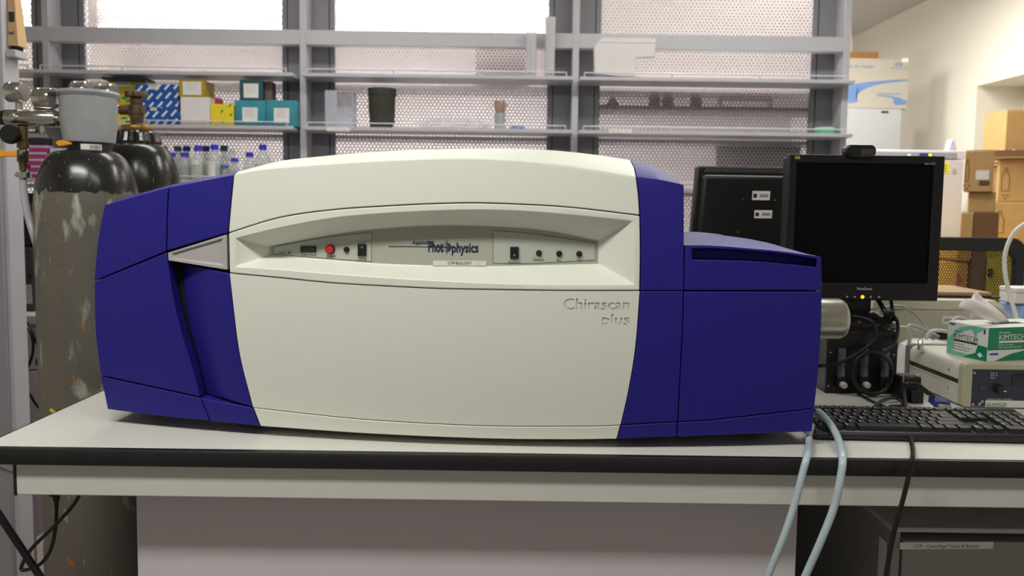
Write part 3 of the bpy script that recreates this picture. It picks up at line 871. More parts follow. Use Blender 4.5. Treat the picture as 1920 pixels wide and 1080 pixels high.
obj('power_button', R((wd * 0.55, 0.002, (pz1 - zt) * 0.55), (wd * 0.55, -0.004, (pz1 - zt) * 0.55), 0.008, 14), BLACK, pc)
obj('drive_slot', B((wd * 0.2, wd * 0.58, -0.001, 0.0, (pz1 - zt) * 0.12, (pz1 - zt) * 0.42)), GREYP, pc)
mz0, mz1 = pz1, P(60, 362, YSB + 0.15).z
pr_ = thing('instrument_case', 'glossy black rounded instrument stacked on the desktop computer', 'instrument', (pcx0, YSB + 0.14, mz0))
bm = PR([(x + 0.09, 0.0, z + (mz1 - mz0) / 2) for x, z in rrect(0.20, mz1 - mz0, 0.03)], (0, 0.3, 0))
obj('case', bm, BLACK, pr_, bevel=0.004)
obj('round_cover', LT([(0.075, 0), (0.07, 0.02), (0.05, 0.034), (0, 0.04)], (0.125, 0.0, (mz1 - mz0) * 0.55), (0, -1, 0), 28), mat('glossy_black_plastic', rgb(24, 24, 26), 0.15), pr_, smooth=True)
def cable(name, pts, r, m, label, group=None, cat='cable', n=8, k=6):
    return single(name, T(pts, r, n, k), m, label, cat, group, smooth=True)
CAB = mat('black_cable', rgb(18, 18, 19), 0.38)
GCAB = mat('grey_cable', rgb(178, 178, 172), 0.45)
yv = YSB - 0.03
cable('power_cable', [P(42, 596, yv), P(55, 612, yv), P(68, 640, yv), P(78, 668, yv), P(82, 720, yv), P(84, 770, yv)], 0.006, CAB, 'thick black cable hanging over the side bench edge with round clip', 'cables at the side bench')
cable('power_cable', [P(42, 600, yv), P(58, 625, yv - .01), P(62, 655, yv), P(56, 680, yv), P(48, 694, yv)], 0.0045, CAB, 'thin black cable looping down the side bench drawer', 'cables at the side bench')
cable('power_cable', [P(42, 732, yv), P(56, 740, yv), P(66, 756, yv), P(78, 768, yv), P(92, 764, yv)], 0.0045, CAB, 'black cable sagging low across the side bench front', 'cables at the side bench')
single('cable_clip', LT([(0, -0.012), (0.018, -0.010), (0.022, 0), (0.018, 0.010), (0, 0.012)], P(79, 678, yv), (0, 1, 0), 20), BLACK, 'round black clip on the thick cable by the side bench', 'cable clip', smooth=True)
# under the bench end
yk = 1.50
a = P(0, 968, yk); b_ = P(80, 1088, yk)
d = (b_ - a)
lo_ = a + d * ((0.005 - a.z) / d.z) if d.z < 0 else b_
single('support_rod', R(a - d * 0.4, b_ + d * 0.6, 0.007, 12), BLACK, 'slanting black metal rod below the bench end', 'rod', smooth=True)
pl = thing('power_plug', 'black angled plug with metal tip hanging under the bench apron', 'plug', P(105, 915, yk + .02))
k2 = 1.52 / 1500
bm = B((-10 * k2, 8 * k2, -0.008, 0.008, -15 * k2, 4 * k2)); rod(bm, (0, 0, -15 * k2), (0, 0, -24 * k2), 0.0065, 12); rod(bm, (0, 0, -24 * k2), (0, 0, -46 * k2), 0.0048, 12, 0.003)
obj('plug_body', bm, BLACK, pl, bevel=0.001)
obj('plug_tip', R((8 * k2, 0, -6 * k2), (26 * k2, 0, -6 * k2), 0.0032, 12), mat('gold_metal', rgb(206, 190, 140), 0.25, 1.0), pl)
obj('lead', T([P(106, 958, yk + .02) , P(104, 990, yk), P(95, 1030, yk), P(75, 1058, yk), P(45, 1069, yk), P(41, 1060, yk), P(60, 1028, yk), P(100, 988, yk - .01), P(135, 950, yk), P(150, 925, yk), P(151, 905, yk)], 0.0036, 8), CAB, pl, world=True, smooth=True)
cable('power_cable', [P(54, 908, yk), P(58, 918, yk), P(63, 920, yk), P(68, 914, yk), P(70, 904, yk)], 0.0035, CAB, 'short loop of black cable peeping out under the bench apron')
cable('grey_cable', [P(-30, 858, 1.41), P(-10, 872, 1.41), P(8, 882, 1.405), P(25, 887, 1.402), P(44, 886, 1.400)], 0.003, GCAB, 'thin pale grey cord running behind the bench apron end')
yp = 2.2
q0, q1 = P(68, 1000, yp), P(112, 1045, yp)
single('floor_box', PR([(q0.x, yp, 0), (q0.x + .3, yp, 0), (q0.x + .3, yp, q0.z + .03), (q0.x + .05, yp, q0.z + .02), (q0.x, yp, q0.z - .012)], (0, 0.2, 0)), mat('pale_pink_carton', rgb(196, 182, 178), 0.7), 'pale pinkish carton on the floor behind the grey cylinder', 'box')

# ---------------------------------------------------------------- right end of the bench
# flow meter box
YF = 1.86
fx0, fx1 = P(1549, 700, YF).x, P(1681, 700, YF).x
fz1 = P(1610, 622, YF).z
fl = thing('flow_meter_box', 'black flow meter box with three clear rotameters and white knobs', 'flow meter', ((fx0 + fx1) / 2, YF, BT))
w2, hh = (fx1 - fx0) / 2, fz1 - BT
obj('housing', B((-w2, w2, 0.004, 0.11, 0.0, hh)), BLACK, fl, bevel=0.003)
obj('front_plate', B((-w2, w2, 0.0, 0.004, 0.0, hh)), mat('black_anodised_plate', rgb(14, 14, 15), 0.35), fl, bevel=0.001)
GLASS = mat('rotameter_acrylic', rgb(120, 128, 140), 0.12, var=0.03, alpha=0.45)
for px in (1575, 1618, 1657):
    x = P(px, 690, YF).x - (fx0 + fx1) / 2
    za, zb_ = P(px, 706, YF).z - BT, P(px, 668, YF).z - BT
    rt = obj('rotameter', B((x - 0.008, x + 0.008, -0.012, 0.0, za, zb_ + 0.02)), GLASS, fl, bevel=0.002)
    bm = bmesh.new()
    for i in range(9): box(bm, x - 0.002, x + 0.006, -0.0126, -0.0122, za + 0.006 + i * 0.005, za + 0.0068 + i * 0.005)
    obj('scale', bm, PALEINK, rt)
    obj('valve_block', B((x - 0.010, x + 0.010, -0.013, 0.0, za - 0.026, za)), MATTE, rt, bevel=0.002)
    obj('valve_knob', LT([(0.0075, 0), (0.008, 0.002), (0.0075, 0.012), (0.005, 0.014), (0, 0.0135)], (x + 0.002, -0.013, za - 0.016), (0, -1, 0), 20), mat('ivory_knob', rgb(206, 204, 190), 0.35) if px < 1640 else BLACK, rt, smooth=True)
for px, py in ((1557, 661), (1676, 665), (1553, 723), (1671, 727)):
    c = P(px, py, YF)
    obj('screw', LT([(0.0028, 0), (0.002, 0.0016), (0, 0.002)], (c.x - (fx0 + fx1) / 2, 0, c.z - BT), (0, -1, 0), 12), CHROME, fl, smooth=True)

# front monitor standing on the flow meter box
YM = 1.95
ma, mb = P(1480, 289, YM), P(1758, 565, YM)
mx = (ma.x + mb.x) / 2
mw, mh = mb.x - ma.x, ma.z - mb.z
mon = thing('monitor', 'black square desktop monitor with switched-off screen and amber power light', 'monitor', (mx, YM, fz1))
mz = mb.z - fz1
BEZ = mat('charcoal_monitor_plastic', rgb(26, 26, 28), 0.45, var=0.06, scale=300, bump=0.1, spec=0.3)
b = 0.020
sz0, sz1 = P(1620, 531, YM).z - fz1, P(1620, 306, YM).z - fz1
sx0, sx1 = P(1490, 420, YM).x - mx, P(1746, 420, YM).x - mx
bm = bmesh.new()
def frame_bm(x0, x1, z0, z1, hx0, hx1, hz0, hz1, y0, y1):
    bm = bmesh.new()
    o_ = [(x0, z0), (x1, z0), (x1, z1), (x0, z1)]; h_ = [(hx0, hz0), (hx1, hz0), (hx1, hz1), (hx0, hz1)]
    A = [[bm.verts.new((x, y, z)) for x, z in q] for q, y in ((o_, y0), (h_, y0), (h_, y1), (o_, y1))]
    for a, c in zip(A, A[1:] + A[:1]):
        for i in range(4): bm.faces.new((a[i], a[(i + 1) % 4], c[(i + 1) % 4], c[i]))
    return bm
obj('bezel', frame_bm(-mw / 2, mw / 2, mz, mz + mh, sx0, sx1, sz0, sz1, 0.0, 0.02), BEZ, mon, bevel=0.0025)
obj('screen', B((sx0 - 0.002, sx1 + 0.002, 0.006, 0.012, sz0 - 0.002, sz1 + 0.002)), mat('dark_screen', rgb(6, 6, 7), 0.35, var=0.02, spec=0.12), mon)
obj('back_cover', PR([(-mw / 2 + 0.002, 0.02, mz + 0.002), (mw / 2 - 0.002, 0.02, mz + 0.002), (mw / 2 - 0.002, 0.02, mz + mh - 0.002), (-mw / 2 + 0.002, 0.02, mz + mh - 0.002)], (0, 0.035, 0)), BEZ, mon, bevel=0.008)
nx0, nx1 = P(1576, 580, YM + .04).x - mx, P(1632, 580, YM + .04).x - mx
obj('neck', B((nx0, nx1, 0.035, 0.07, 0.02, mz + 0.15)), BLACK, mon, bevel=0.004)
bm = bmesh.new(); n = 40; ra_, rb_ = 0.092, 0.075
bc = (nx0 + nx1) / 2 + 0.006
lo = [bm.verts.new((bc + ra_ * math.cos(2 * math.pi * i / n), 0.03 + rb_ * math.sin(2 * math.pi * i / n), 0.0)) for i in range(n)]
mi = [bm.verts.new((bc + ra_ * math.cos(2 * math.pi * i / n), 0.03 + rb_ * math.sin(2 * math.pi * i / n), 0.012)) for i in range(n)]
hi = [bm.verts.new((bc + ra_ * .55 * math.cos(2 * math.pi * i / n), 0.04 + rb_ * .55 * math.sin(2 * math.pi * i / n), 0.034)) for i in range(n)]
for a, c in ((lo, mi), (mi, hi)):
    for i in range(n): bm.faces.new((a[i], a[(i + 1) % n], c[(i + 1) % n], c[i]))
bm.faces.new(lo); bm.faces.new(hi)
obj('stand_base', bm, mat('glossy_black_plastic', (0, 0, 0, 1)), mon, smooth=True)
def mloc(px, py, y=-0.0005): 
    p = P(px, py, YM + y); return Vector((p.x - mx, y, p.z - fz1))
obj('brand_name', letter(bmesh.new(), 'ViewSonic', mloc(1606, 543.5), mloc(1635, 543.9) - mloc(1606, 543.5), (0, 0, 0.0065), 0.01), PALEINK, mon)
obj('model_name', letter(bmesh.new(), '~7', mloc(1734, 308.5), mloc(1745, 308.7) - mloc(1734, 308.5), (0, 0, 0.004)), PALEINK, mon)
bm = bmesh.new()
p_ = mloc(1750, 307)
for q in range(2):
    for i in range(18):
        a0, a1 = 2 * math.pi * i / 18, 2 * math.pi * (i + 1) / 18
        quad(bm, *[(p_.x + r_ * 1.5 * math.cos(a), p_.y, p_.z + (q - .5) * 0.003 + r_ * 0.6 * math.sin(a)) for r_, a in ((0.003, a0), (0.003, a1), (0.0024, a1), (0.0024, a0))])
obj('model_mark', bm, PALEINK, mon)
# bird emblem in the corner
bm = bmesh.new()
for i in range(3):
    c = mloc(1491.8 + i * 3.4, 297)
    quad(bm, c + Vector((-0.0018, 0, -0.001)), c + Vector((0.0018, 0, -0.001)), c + Vector((0.001, 0, 0.0035)), c + Vector((-0.0012, 0, 0.004)))
obj('emblem', bm, mat('yellow_print', rgb(230, 180, 30), 0.5), mon)
bm = bmesh.new()
for i in range(3):
    c = mloc(1491.8 + i * 3.4, 293.6)
    quad(bm, c + Vector((-0.0012, 0, -0.001)), c + Vector((0.0012, 0, -0.001)), c + Vector((0.0012, 0, 0.0015)), c + Vector((-0.0008, 0, 0.0018)))
obj('emblem', bm, PALEINK, mon)
for i, px in enumerate((1588, 1602.5, 1617, 1632.5, 1648)):
    p_ = mloc(px, 556.5 + i * 0.1, 0.0)
    if i == 2:
        obj('power_light', LT([(0.0044, 0), (0.0042, 0.0016), (0, 0.002)], p_, (0, -1, 0), 18), mat('amber_light', rgb(255, 176, 30), 0.3, emit=1.6), mon, smooth=True)
    else:
        obj('button', LT([(0.0024, 0), (0.0022, 0.0014), (0, 0.0018)], p_, (0, -1, 0), 14), GREYP, mon, smooth=True)
# webcam
wc = P(1608.5, 284, YM + .01)
wt = thing('webcam', 'small glossy black webcam with grey plate clipped on the monitor top', 'webcam', (wc.x, YM + 0.01, mz + mh + fz1))
wz = wc.z - (mz + mh + fz1)
pw, ph = 57 * YM / 1500, 24 * YM / 1500
obj('body', PR([(x, -0.02, wz + z) for x, z in rrect(pw, ph, ph * 0.48, 8)], (0, 0.03, 0)), mat('glossy_black_plastic', (0, 0, 0, 1)), wt, bevel=0.004, seg=3)
obj('lens', LT([(0.011, 0), (0.011, 0.003), (0.008, 0.004), (0, 0.0055)], (-pw * 0.24, -0.02, wz - 0.002), (0, -1, 0), 24), MATTE, wt, smooth=True)
obj('grey_plate', B((-0.002, pw * 0.42, -0.0212, -0.0195, wz - 0.011, wz + 0.005)), mat('dark_grey_plastic', (0, 0, 0, 1)), wt)
obj('clip', B((-0.015, 0.015, -0.012, 0.03, 0.0, wz)), BLACK, wt, bevel=0.002)

# second monitor seen from behind
YN = 2.30
na, nb = P(1306, 313, YN), P(1480, 470, YN)
m2 = thing('monitor', 'black monitor turned away, its vented back and stickers showing', 'monitor', ((na.x + nb.x) / 2 + 0.02, YN, BT), math.radians(4))
WDT = 0.40; x0 = na.x - ((na.x + nb.x) / 2 + 0.02)
zt2, zb2 = na.z - BT, P(1290, 540, YN).z - BT
lean = 0.045
bm = bmesh.new()
prism(bm, [(x0, 0.0, zt2), (x0 - 0.022, -0.004, zb2), (x0 + WDT + .022, -0.004, zb2), (x0 + WDT, 0.0, zt2)], (0, 0.03, 0))
obj('shell', bm, BLACK, m2, bevel=0.004)
bm = PR([(x0 + 0.012, -0.02, zt2 - 0.022), (x0 - 0.008, -0.02, zb2 + 0.01), (x0 + WDT + 0.008, -0.02, zb2 + 0.01), (x0 + WDT - 0.012, -0.02, zt2 - 0.022)], (0, 0.022, 0))
obj('rear_bulge', bm, BLACK, m2, bevel=0.018, seg=4)
bm = bmesh.new()
for i in range(52):
    x = x0 + 0.02 + i * 0.007
    obox(bm, (x, -0.0012, zt2 - 0.014), (0.0028, 0, 0), (0.0, 0.004, 0.0), (0.006, 0, 0.010))
ve = obj('vent_slats', bm, mat('grey_vent', rgb(110, 106, 112), 0.45), m2); ve['kind'] = 'stuff'
obj('top_lip', B((x0 + 0.004, x0 + WDT - 0.004, 0.0, 0.028, zt2 - 0.002, zt2 + 0.003)), mat('grey_vent', (0, 0, 0, 1)), m2, bevel=0.001)
def n2(px, py):
    p = P(px, py, YN - 0.022); return Vector((p.x - m2.location.x, -0.0215, p.z - BT))
for (a, b_, c, d_, bars) in ((1409, 358, 1443, 375, 0), (1413, 394, 1447, 409, 1)):
    o, e, u = n2(a, d_), n2(c, d_ + .4), n2(a + 1, b_)
    st = obj('sticker', obox(bmesh.new(), o, e - o, (0, -0.0006, 0), u - o), WHITEP, m2)
    bm = bmesh.new()
    ex, ez = e - o, u - o
    for i in range(9):
        s = o + ex * (0.42 + i * 0.055) + ez * 0.3 + Vector((0, -0.0009, 0)); quad(bm, s, s + ex * 0.03, s + ex * 0.03 + ez * 0.38, s + ez * 0.38)
    s = o + ex * 0.06 + ez * 0.25 + Vector((0, -0.0009, 0)); quad(bm, s, s + ex * 0.2, s + ex * 0.2 + ez * 0.45, s + ez * 0.45)
    obj('barcode', bm, NAVY, st)
obj('neck', B((x0 + 0.14, x0 + 0.24, -0.005, 0.03, 0.02, zb2 + 0.03)), BLACK, m2, bevel=0.003)
obj('stand_base', B((x0 + 0.07, x0 + 0.31, -0.09, 0.13, 0.0, 0.02)), BLACK, m2, bevel=0.008)
for px, py in ((1391, 373), (1453, 375), (1383, 435)):
    c = n2(px, py); obj('screw', LT([(0.003, 0), (0.0025, 0.001), (0, 0.0012)], c, (0, -1, 0), 12), ALU, m2)

# temperature controller
YT = 1.735
tx0 = P(1806, 740, YT).x
tz1 = P(1830, 684, YT).z - BT
tc_ = thing('temperature_controller', 'cream temperature controller with dark blue front panel and side vent slot', 'controller', (tx0, YT, BT))
CREAM = mat('cream_enamel', rgb(206, 203, 188), 0.45, var=0.03, scale=40, bump=0.1)
CREAMD = mat('olive_cream_bezel', rgb(172, 168, 140), 0.5, var=0.03)
TW, TD, TZ = 0.30, 0.262, 0.004
for x in (0.03, TW - 0.03):
    for y in (0.03, TD - 0.03): obj('foot', LT([(0.01, 0), (0.011, TZ)], (x, y, 0), n=14), MATTE, tc_)
zs0, zs1 = TZ + (tz1 - TZ) * 0.44, TZ + (tz1 - TZ) * 0.60
bm = bmesh.new()
obj('case_top', PR([(0.0, 0.02, zs1), (0.0, 0.02, tz1 - 0.012), (0.006, 0.02, tz1 - 0.003), (0.016, 0.02, tz1), (TW - 0.016, 0.02, tz1), (TW, 0.02, tz1 - 0.012), (TW, 0.02, zs1)], (0, TD - 0.04, 0)), CREAM, tc_, smooth=True)
obj('case_bottom', B((0.0, TW, 0.02, TD - 0.02, TZ, zs0)), CREAM, tc_, bevel=0.002)
for xr_ in (0.006, TW - 0.012): obj('side_rail', B((xr_, xr_ + 0.006, 0.02, TD - 0.02, zs0, zs1)), mat('dark_olive_vent', rgb(60, 56, 44), 0.6), tc_)
obj('vent_lip', B((-0.001, 0.006, 0.02, TD - 0.02, zs0, zs0 + 0.003)), CREAM, tc_, bevel=0.001)
def rr3(x0, x1, z0, z1, r, y):
    return [((x0 + x1) / 2 + a, y, (z0 + z1) / 2 + c) for a, c in rrect(x1 - x0, z1 - z0, r, 4)]
obj('front_bezel', PR(rr3(-0.002, TW + 0.002, TZ - 0.002, tz1 + 0.002, 0.010, 0.0), (0, 0.02, 0)), CREAMD, tc_, bevel=0.0015)
obj('rear_bezel', PR(rr3(-0.002, TW + 0.002, TZ - 0.002, tz1 + 0.002, 0.010, TD - 0.02), (0, 0.02, 0)), mat('grey_rear_bezel', rgb(110, 106, 98), 0.5), tc_, bevel=0.0015)
for y, z in ((0.06, zs1 + 0.014), (0.2, zs1 + 0.014), (0.06, zs0 - 0.012), (0.2, zs0 - 0.012)):
    obj('screw', LT([(0.0035, 0), (0.003, 0.0015), (0, 0.002)], (0, y, z), (-1, 0, 0), 12), CHROME, tc_, smooth=True)
DBL = mat('dark_blue_panel', rgb(36, 38, 58), 0.4)
fp = obj('front_panel', B((0.018, TW - 0.016, -0.0015, 0.0, TZ + 0.001, tz1 - 0.010)), DBL, tc_)
def t2(px, py):
    p = P(px, py, YT - 0.0016); return Vector((p.x - tx0, -0.0022, p.z - BT))
for px, py in ((1827, 699), (1824, 758)):
    obj('screw', LT([(0.003, 0), (0.0025, 0.001), (0, 0.0012)], t2(px, py), (0, -1, 0), 12), ALU, fp)
obj('control_knob', LT([(0.0105, 0), (0.010, 0.010), (0.008, 0.013), (0, 0.013)], t2(1872, 729), (0, -1, 0), 24), BLACK, fp, smooth=True)
p_ = t2(1878, 731); obj('knob_pointer', B((p_.x - 0.004, p_.x + 0.002, p_.y - 0.0140, p_.y - 0.0128, p_.z - 0.001, p_.z + 0.001)), WHITEP, fp)
p_ = t2(1843, 727); obj('push_button', B((p_.x - 0.008, p_.x + 0.008, p_.y - 0.001, p_.y, p_.z - 0.006, p_.z + 0.006)), mat('dark_blue_button', rgb(52, 54, 74), 0.4), fp, bevel=0.0008)
a, c = t2(1897, 723), t2(1960, 702); obj('display', B((a.x, c.x, a.y - 0.001, a.y + .0005, a.z, c.z)), mat('dark_display', rgb(18, 18, 22), 0.2), fp, bevel=0.001)
a, c = t2(1847, 763.5), t2(1990, 752.5); obj('name_strip', B((a.x, c.x, a.y, a.y + .0008, a.z, c.z)), mat('label_tape', (0, 0, 0, 1)), fp)
def tl(s, x0, x1, y, h, m=PALEINK):
    o, e = t2(x0, y), t2(x1, y + .1); o.y -= 0.0006; e.y -= 0.0006
    obj('lettering', letter(bmesh.new(), s, o, e - o, (0, 0, h)), m, fp)
tl('TEMPERATURE CONTROL', 1848.5, 1898, 750.5, 0.0042); tl('QUANTUM', 1848.5, 1887, 760, 0.0058, INK); tl('NORTHWEST', 1849, 1887, 763, 0.003, INK)
tl('~8', 1857, 1870, 700.5, 0.0028); tl('~8', 1857, 1870, 704.5, 0.0028); tl('~5', 1857, 1866, 709, 0.0028); tl('~4', 1837, 1844, 725, 0.0025); tl('~4', 1842, 1849, 731, 0.0025)
bm = bmesh.new()
for i in range(2):
    a = t2(1834 + i * 4.8, 760 - i * 4.6); quad(bm, a, a + Vector((0.0055, 0, 0)), a + Vector((0.0055, 0, 0.0055)), a + Vector((0, 0, 0.0055)))
obj('emblem', bm, GREYP, fp)

# wiper box on the controller
zk = BT + tz1 + 0.0005
ck = Q(1850, 678, zk); ang = math.radians(15)
wb = thing('wiper_box', 'green and white tissue wiper box with a wipe pulled out', 'tissue box', ck, ang)
KL, KW, KH = 0.215, 0.115, 0.076
WBX = mat('wiper_box_white', rgb(226, 228, 222), 0.5, var=0.02)
GRN = mat('wiper_box_green', rgb(0, 128, 92), 0.45, var=0.04)
MINT = mat('wiper_box_mint', rgb(120, 198, 170), 0.45, var=0.05)
obj('carton', B((0, KL, 0, KW, 0, KH)), WBX, wb, bevel=0.0008)
def fs(u, v): return Vector((u * KL, -0.0004, v * KH))          # long front face
def ls(u, v): return Vector((-0.0004, (1 - u) * KW, v * KH))    # left end face
def decal(name, pts, m, f): 
    bm = bmesh.new(); bm.faces.new([bm.verts.new(f(*p)) for p in pts]); return obj(name, bm, m, wb)
decal('green_band', [(0, .33), (1, .33), (1, 1), (0, 1)], GRN, fs)
decal('green_swoosh', [(.10, 0), (.5, 0), (.5, .30), (.30, .20), (.18, .08)], GRN, fs)
decal('mint_band', [(0, 0), (.42, 0), (.62, .22), (.70, .5), (.74, .78), (.98, .98), (.6, .97), (.3, .86), (.12, .62), (.0, .45)], MINT, ls)
decal('white_field', [(.17, .10), (.58, .10), (.66, .30), (.70, .62), (.62, .86), (.36, .74), (.2, .56)], WBX, lambda u, v: ls(u, v) + Vector((-0.0003, 0, 0)))
decal('green_corner', [(.42, 0), (1, 0), (1, .42), (.78, .44), (.72, .18)], GRN, lambda u, v: ls(u, v) + Vector((-0.0002, 0, 0)))
def lt(s, f, x0, x1, yb, h, m, bold=0.0, off=Vector((0, 0, 0))):
    o, e = f(x0, yb) + off, f(x1, yb) + off
    obj('lettering', letter(bmesh.new(), s, o, e - o, (0, 0, h * KH), bold), m, wb)
so, lo2 = Vector((0, -0.0005, 0)), Vector((-0.0006, 0, 0))
lt('KIMTECH', fs, .14, .48, .63, .16, WBX, 0, so); lt('Kimwipes', fs, .14, .28, .82, .07, WBX, 0, so)
lt('Delicate Task Wipers', fs, .14, .34, .46, .045, WBX, 0, so); lt('~28', fs, .14, .44, .39, .04, WBX, 0, so)
decal('white_bar', [(.14, .54), (.48, .54), (.48, .60), (.14, .60)], WBX, lambda u, v: fs(u, v) + so)
lt('KIMTECH', ls, .18, .76, .50, .16, INK, 0, lo2); lt('Kimwipes', ls, .18, .40, .70, .07, INK, 0, lo2)
decal('black_bar', [(.18, .42), (.76, .42), (.76, .48), (.18, .48)], INK, lambda u, v: ls(u, v) + lo2)
lt('Delicate Task Wipers', ls, .18, .46, .33, .045, INK, 0, lo2); lt('~26', ls, .18, .64, .25, .04, INK, 0, lo2); lt('~20', ls, .18, .58, .17, .04, INK, 0, lo2)
lt('1', ls, .90, .94, .80, .12, INK, 0.02, lo2)
BLP = mat('blue_print', rgb(50, 60, 160), 0.5)
decal('maker_mark', [(.05, .90), (.19, .90), (.19, .95), (.05, .95)], BLP, lambda u, v: ls(u, v) + lo2)
decal('maker_mark', [(.03, .19), (.14, .19), (.14, .24), (.03, .24)], BLP, lambda u, v: fs(u, v) + so)
decal('white_diamond', [(.84, .07), (.91, .15), (.84, .23), (.77, .15)], WBX, lambda u, v: ls(u, v) + lo2)
obj('slot', B((0.06, 0.15, 0.045, 0.07, KH, KH + 0.0004)), MATTE, wb)
# tissue: folded sheet rising to the left
bm = bmesh.new(); g = []
nU, nV = 10, 8
base0, base1 = Vector((0.075, 0.052, KH)), Vector((0.125, 0.062, KH))
for i in range(nU + 1):
    u = i / nU; row = []
    for j in range(nV + 1):
        v = j / nV
        p = base0.lerp(base1, v)
        p = p + Vector((-0.085 * u - 0.028 * u * (1 - v) , 0.012 * math.sin(u * 5 + v * 4) * u, u * (0.042 + 0.034 * v) + 0.006 * math.sin(v * 6) * u))
        p.y += 0.010 * math.sin(v * 7 + 1.0) * u
        row.append(bm.verts.new(p))
    g.append(row)
for i in range(nU):
    for j in range(nV): bm.faces.new((g[i][j], g[i + 1][j], g[i + 1][j + 1], g[i][j + 1]))
ti = obj('tissue', bm, mat('tissue_paper', rgb(232, 226, 224), 0.85, var=0.01, bump=0.2), wb, smooth=True, ang=80)
sd = ti.modifiers.new('thick', 'SOLIDIFY'); sd.thickness = 0.0006

# keyboard
kp = Q(1529, 826, BT)
KBW, KBD = 0.455, 0.155
kb = thing('keyboard', 'black full-size computer keyboard lying at the bench front', 'keyboard', (max(kp.x, 0.545), kp.y, BT), math.radians(-1.0))
kz0, kz1 = 0.017, 0.030
KEYB = mat('keyboard_black', rgb(26, 26, 27), 0.42, var=0.08, scale=200)
bm = PR([(0, 0.0, 0.003), (0, 0.0, kz0 - 0.004), (0, 0.005, kz0), (0, KBD - 0.006, kz1), (0, KBD, kz1 - 0.004), (0, KBD, 0.003)], (KBW, 0, 0))
obj('case', bm, KEYB, kb, bevel=0.002)
for x in (0.03, KBW - 0.05):
    obj('rubber_foot', B((x, x + 0.03, 0.01, 0.02, 0, 0.003)), MATTE, kb)
    obj('rubber_foot', B((x, x + 0.03, KBD - 0.02, KBD - 0.01, 0, 0.003)), MATTE, kb)
slope = (kz1 - kz0) / (KBD - 0.011)
keycache = {}
def key(x, y, w, h):
    kk = (round(w, 4), round(h, 4))
    zb = kz0 + slope * (y - 0.005)
    if kk not in keycache:
        bm = bmesh.new()
        q0 = [bm.verts.new(p) for p in ((0.0008, 0.0008, 0), (w - 0.0008, 0.0008, 0), (w - 0.0008, h - 0.0008, slope * h), (0.0008, h - 0.0008, slope * h))]
        q1 = [bm.verts.new(p) for p in ((0.0028, 0.0022, 0.0075), (w - 0.0028, 0.0022, 0.0075), (w - 0.0028, h - 0.0018, 0.0080 + slope * h), (0.0028, h - 0.0018, 0.0080 + slope * h))]
        for i in range(4): bm.faces.new((q0[i], q0[(i + 1) % 4], q1[(i + 1) % 4], q1[i]))
        bm.faces.new(q1)
        o = obj('key', bm, mat('keycap_black', rgb(32, 32, 33), 0.32, var=0.06, scale=300), kb)
        keycache[kk] = o.data
    else:
        o = bpy.data.objects.new('key', keycache[kk]); COL.objects.link(o); o.parent = kb
    o.location = (x, y, zb)
    legends.append((x, y, w, h, zb))
U = 0.01905
legends = []
ROWS = [(0.012, [1.25, 1.25, 1.25, 6.25, 1.25, 1.25, 1.25, 1.25]),
        (0.012 + U, [2.25] + [1] * 10 + [2.75]), (0.012 + 2 * U, [1.75] + [1] * 11 + [2.25]),
        (0.012 + 3 * U, [1.5] + [1] * 12 + [1.5]), (0.012 + 4 * U, [1] * 13 + [2])]
for y, ws in ROWS:
    x = 0.012
    for w in ws: key(x, y, w * U, U); x += w * U
yF = 0.012 + 5 * U + 0.006
xs = [0] + [2 + i for i in range(4)] + [6.5 + i for i in range(4)] + [11 + i for i in range(4)]
for a in xs: key(0.012 + a * U, yF, U, U * 0.85)
xn = 0.012 + 15.25 * U
for i in range(3): key(xn + i * U, yF, U, U * 0.85); key(xn + i * U, 0.012 + 4 * U, U, U); key(xn + i * U, 0.012 + 3 * U, U, U); key(xn + i * U, 0.012, U, U)
key(xn + U, 0.012 + U, U, U)
xp = xn + 3.25 * U
for r_ in range(5):
    for c in range(4):
        if c == 3 and r_ in (0, 2): continue
        if r_ == 0 and c == 1: continue
        key(xp + c * U, 0.012 + r_ * U, 2 * U if (r_ == 0 and c == 0) else U, 2 * U if (c == 3 and r_ in (1, 3) and False) else U)
bm = bmesh.new(); random.seed(5)
for x, y, w, h, zb in legends:
    if w > 3 * U: continue
    s = random.uniform(0.0022, 0.0042)
    for q in range(random.choice((1, 1, 2))):
        yy = y + h * 0.62 - q * 0.005
        z = zb + 0.0079 + slope * (yy - y) 
        quad(bm, (x + 0.0042, yy, z), (x + 0.0042 + s, yy, z), (x + 0.0042 + s, yy + 0.0022, z + 0.0003), (x + 0.0042, yy + 0.0022, z + 0.0003))
lg = obj('key_legends', bm, PALEINK, kb); lg['kind'] = 'stuff'
obj('indicator_strip', B((xp + 0.004, xp + 3 * U, yF + 0.004, yF + 0.010, kz1 - 0.0012, kz1 + 0.0006)), mat('teal_strip', rgb(70, 110, 104), 0.4), kb)

# beige instrument at the back of the bench
YI = 2.14
ix0, ix1 = P(1640, 600, YI).x, P(1880, 600, YI).x
iz = P(1700, 573, YI).z - BT
bi = thing('beige_instrument', 'plain beige instrument case at the back of the bench behind the tissue box', 'instrument', (ix0, YI, BT))
BEIGE = mat('beige_enamel', rgb(196, 192, 170), 0.5, var=0.02)
IW = ix1 - ix0
obj('case', B((0, IW, 0.0, 0.32, 0.0, iz - 0.012)), BEIGE, bi, bevel=0.004)
obj('cover', PR([(-0.004, 0.006, iz - 0.012), (IW + 0.004, 0.006, iz - 0.012), (IW + 0.004, 0.006, iz), (IW - 0.02, 0.006, iz + 0.016), (0.0, 0.006, iz + 0.016)], (0, 0.31, 0)), mat('pale_beige_cover', rgb(216, 212, 192), 0.5), bi, bevel=0.003)
o = P(1766, 608, YI); e = P(1800, 592, YI)
obj('label_tape', B((o.x - ix0, e.x - ix0, -0.0006, 0.0, o.z - BT, e.z - BT)), WHITEP, bi)
bm = bmesh.new()
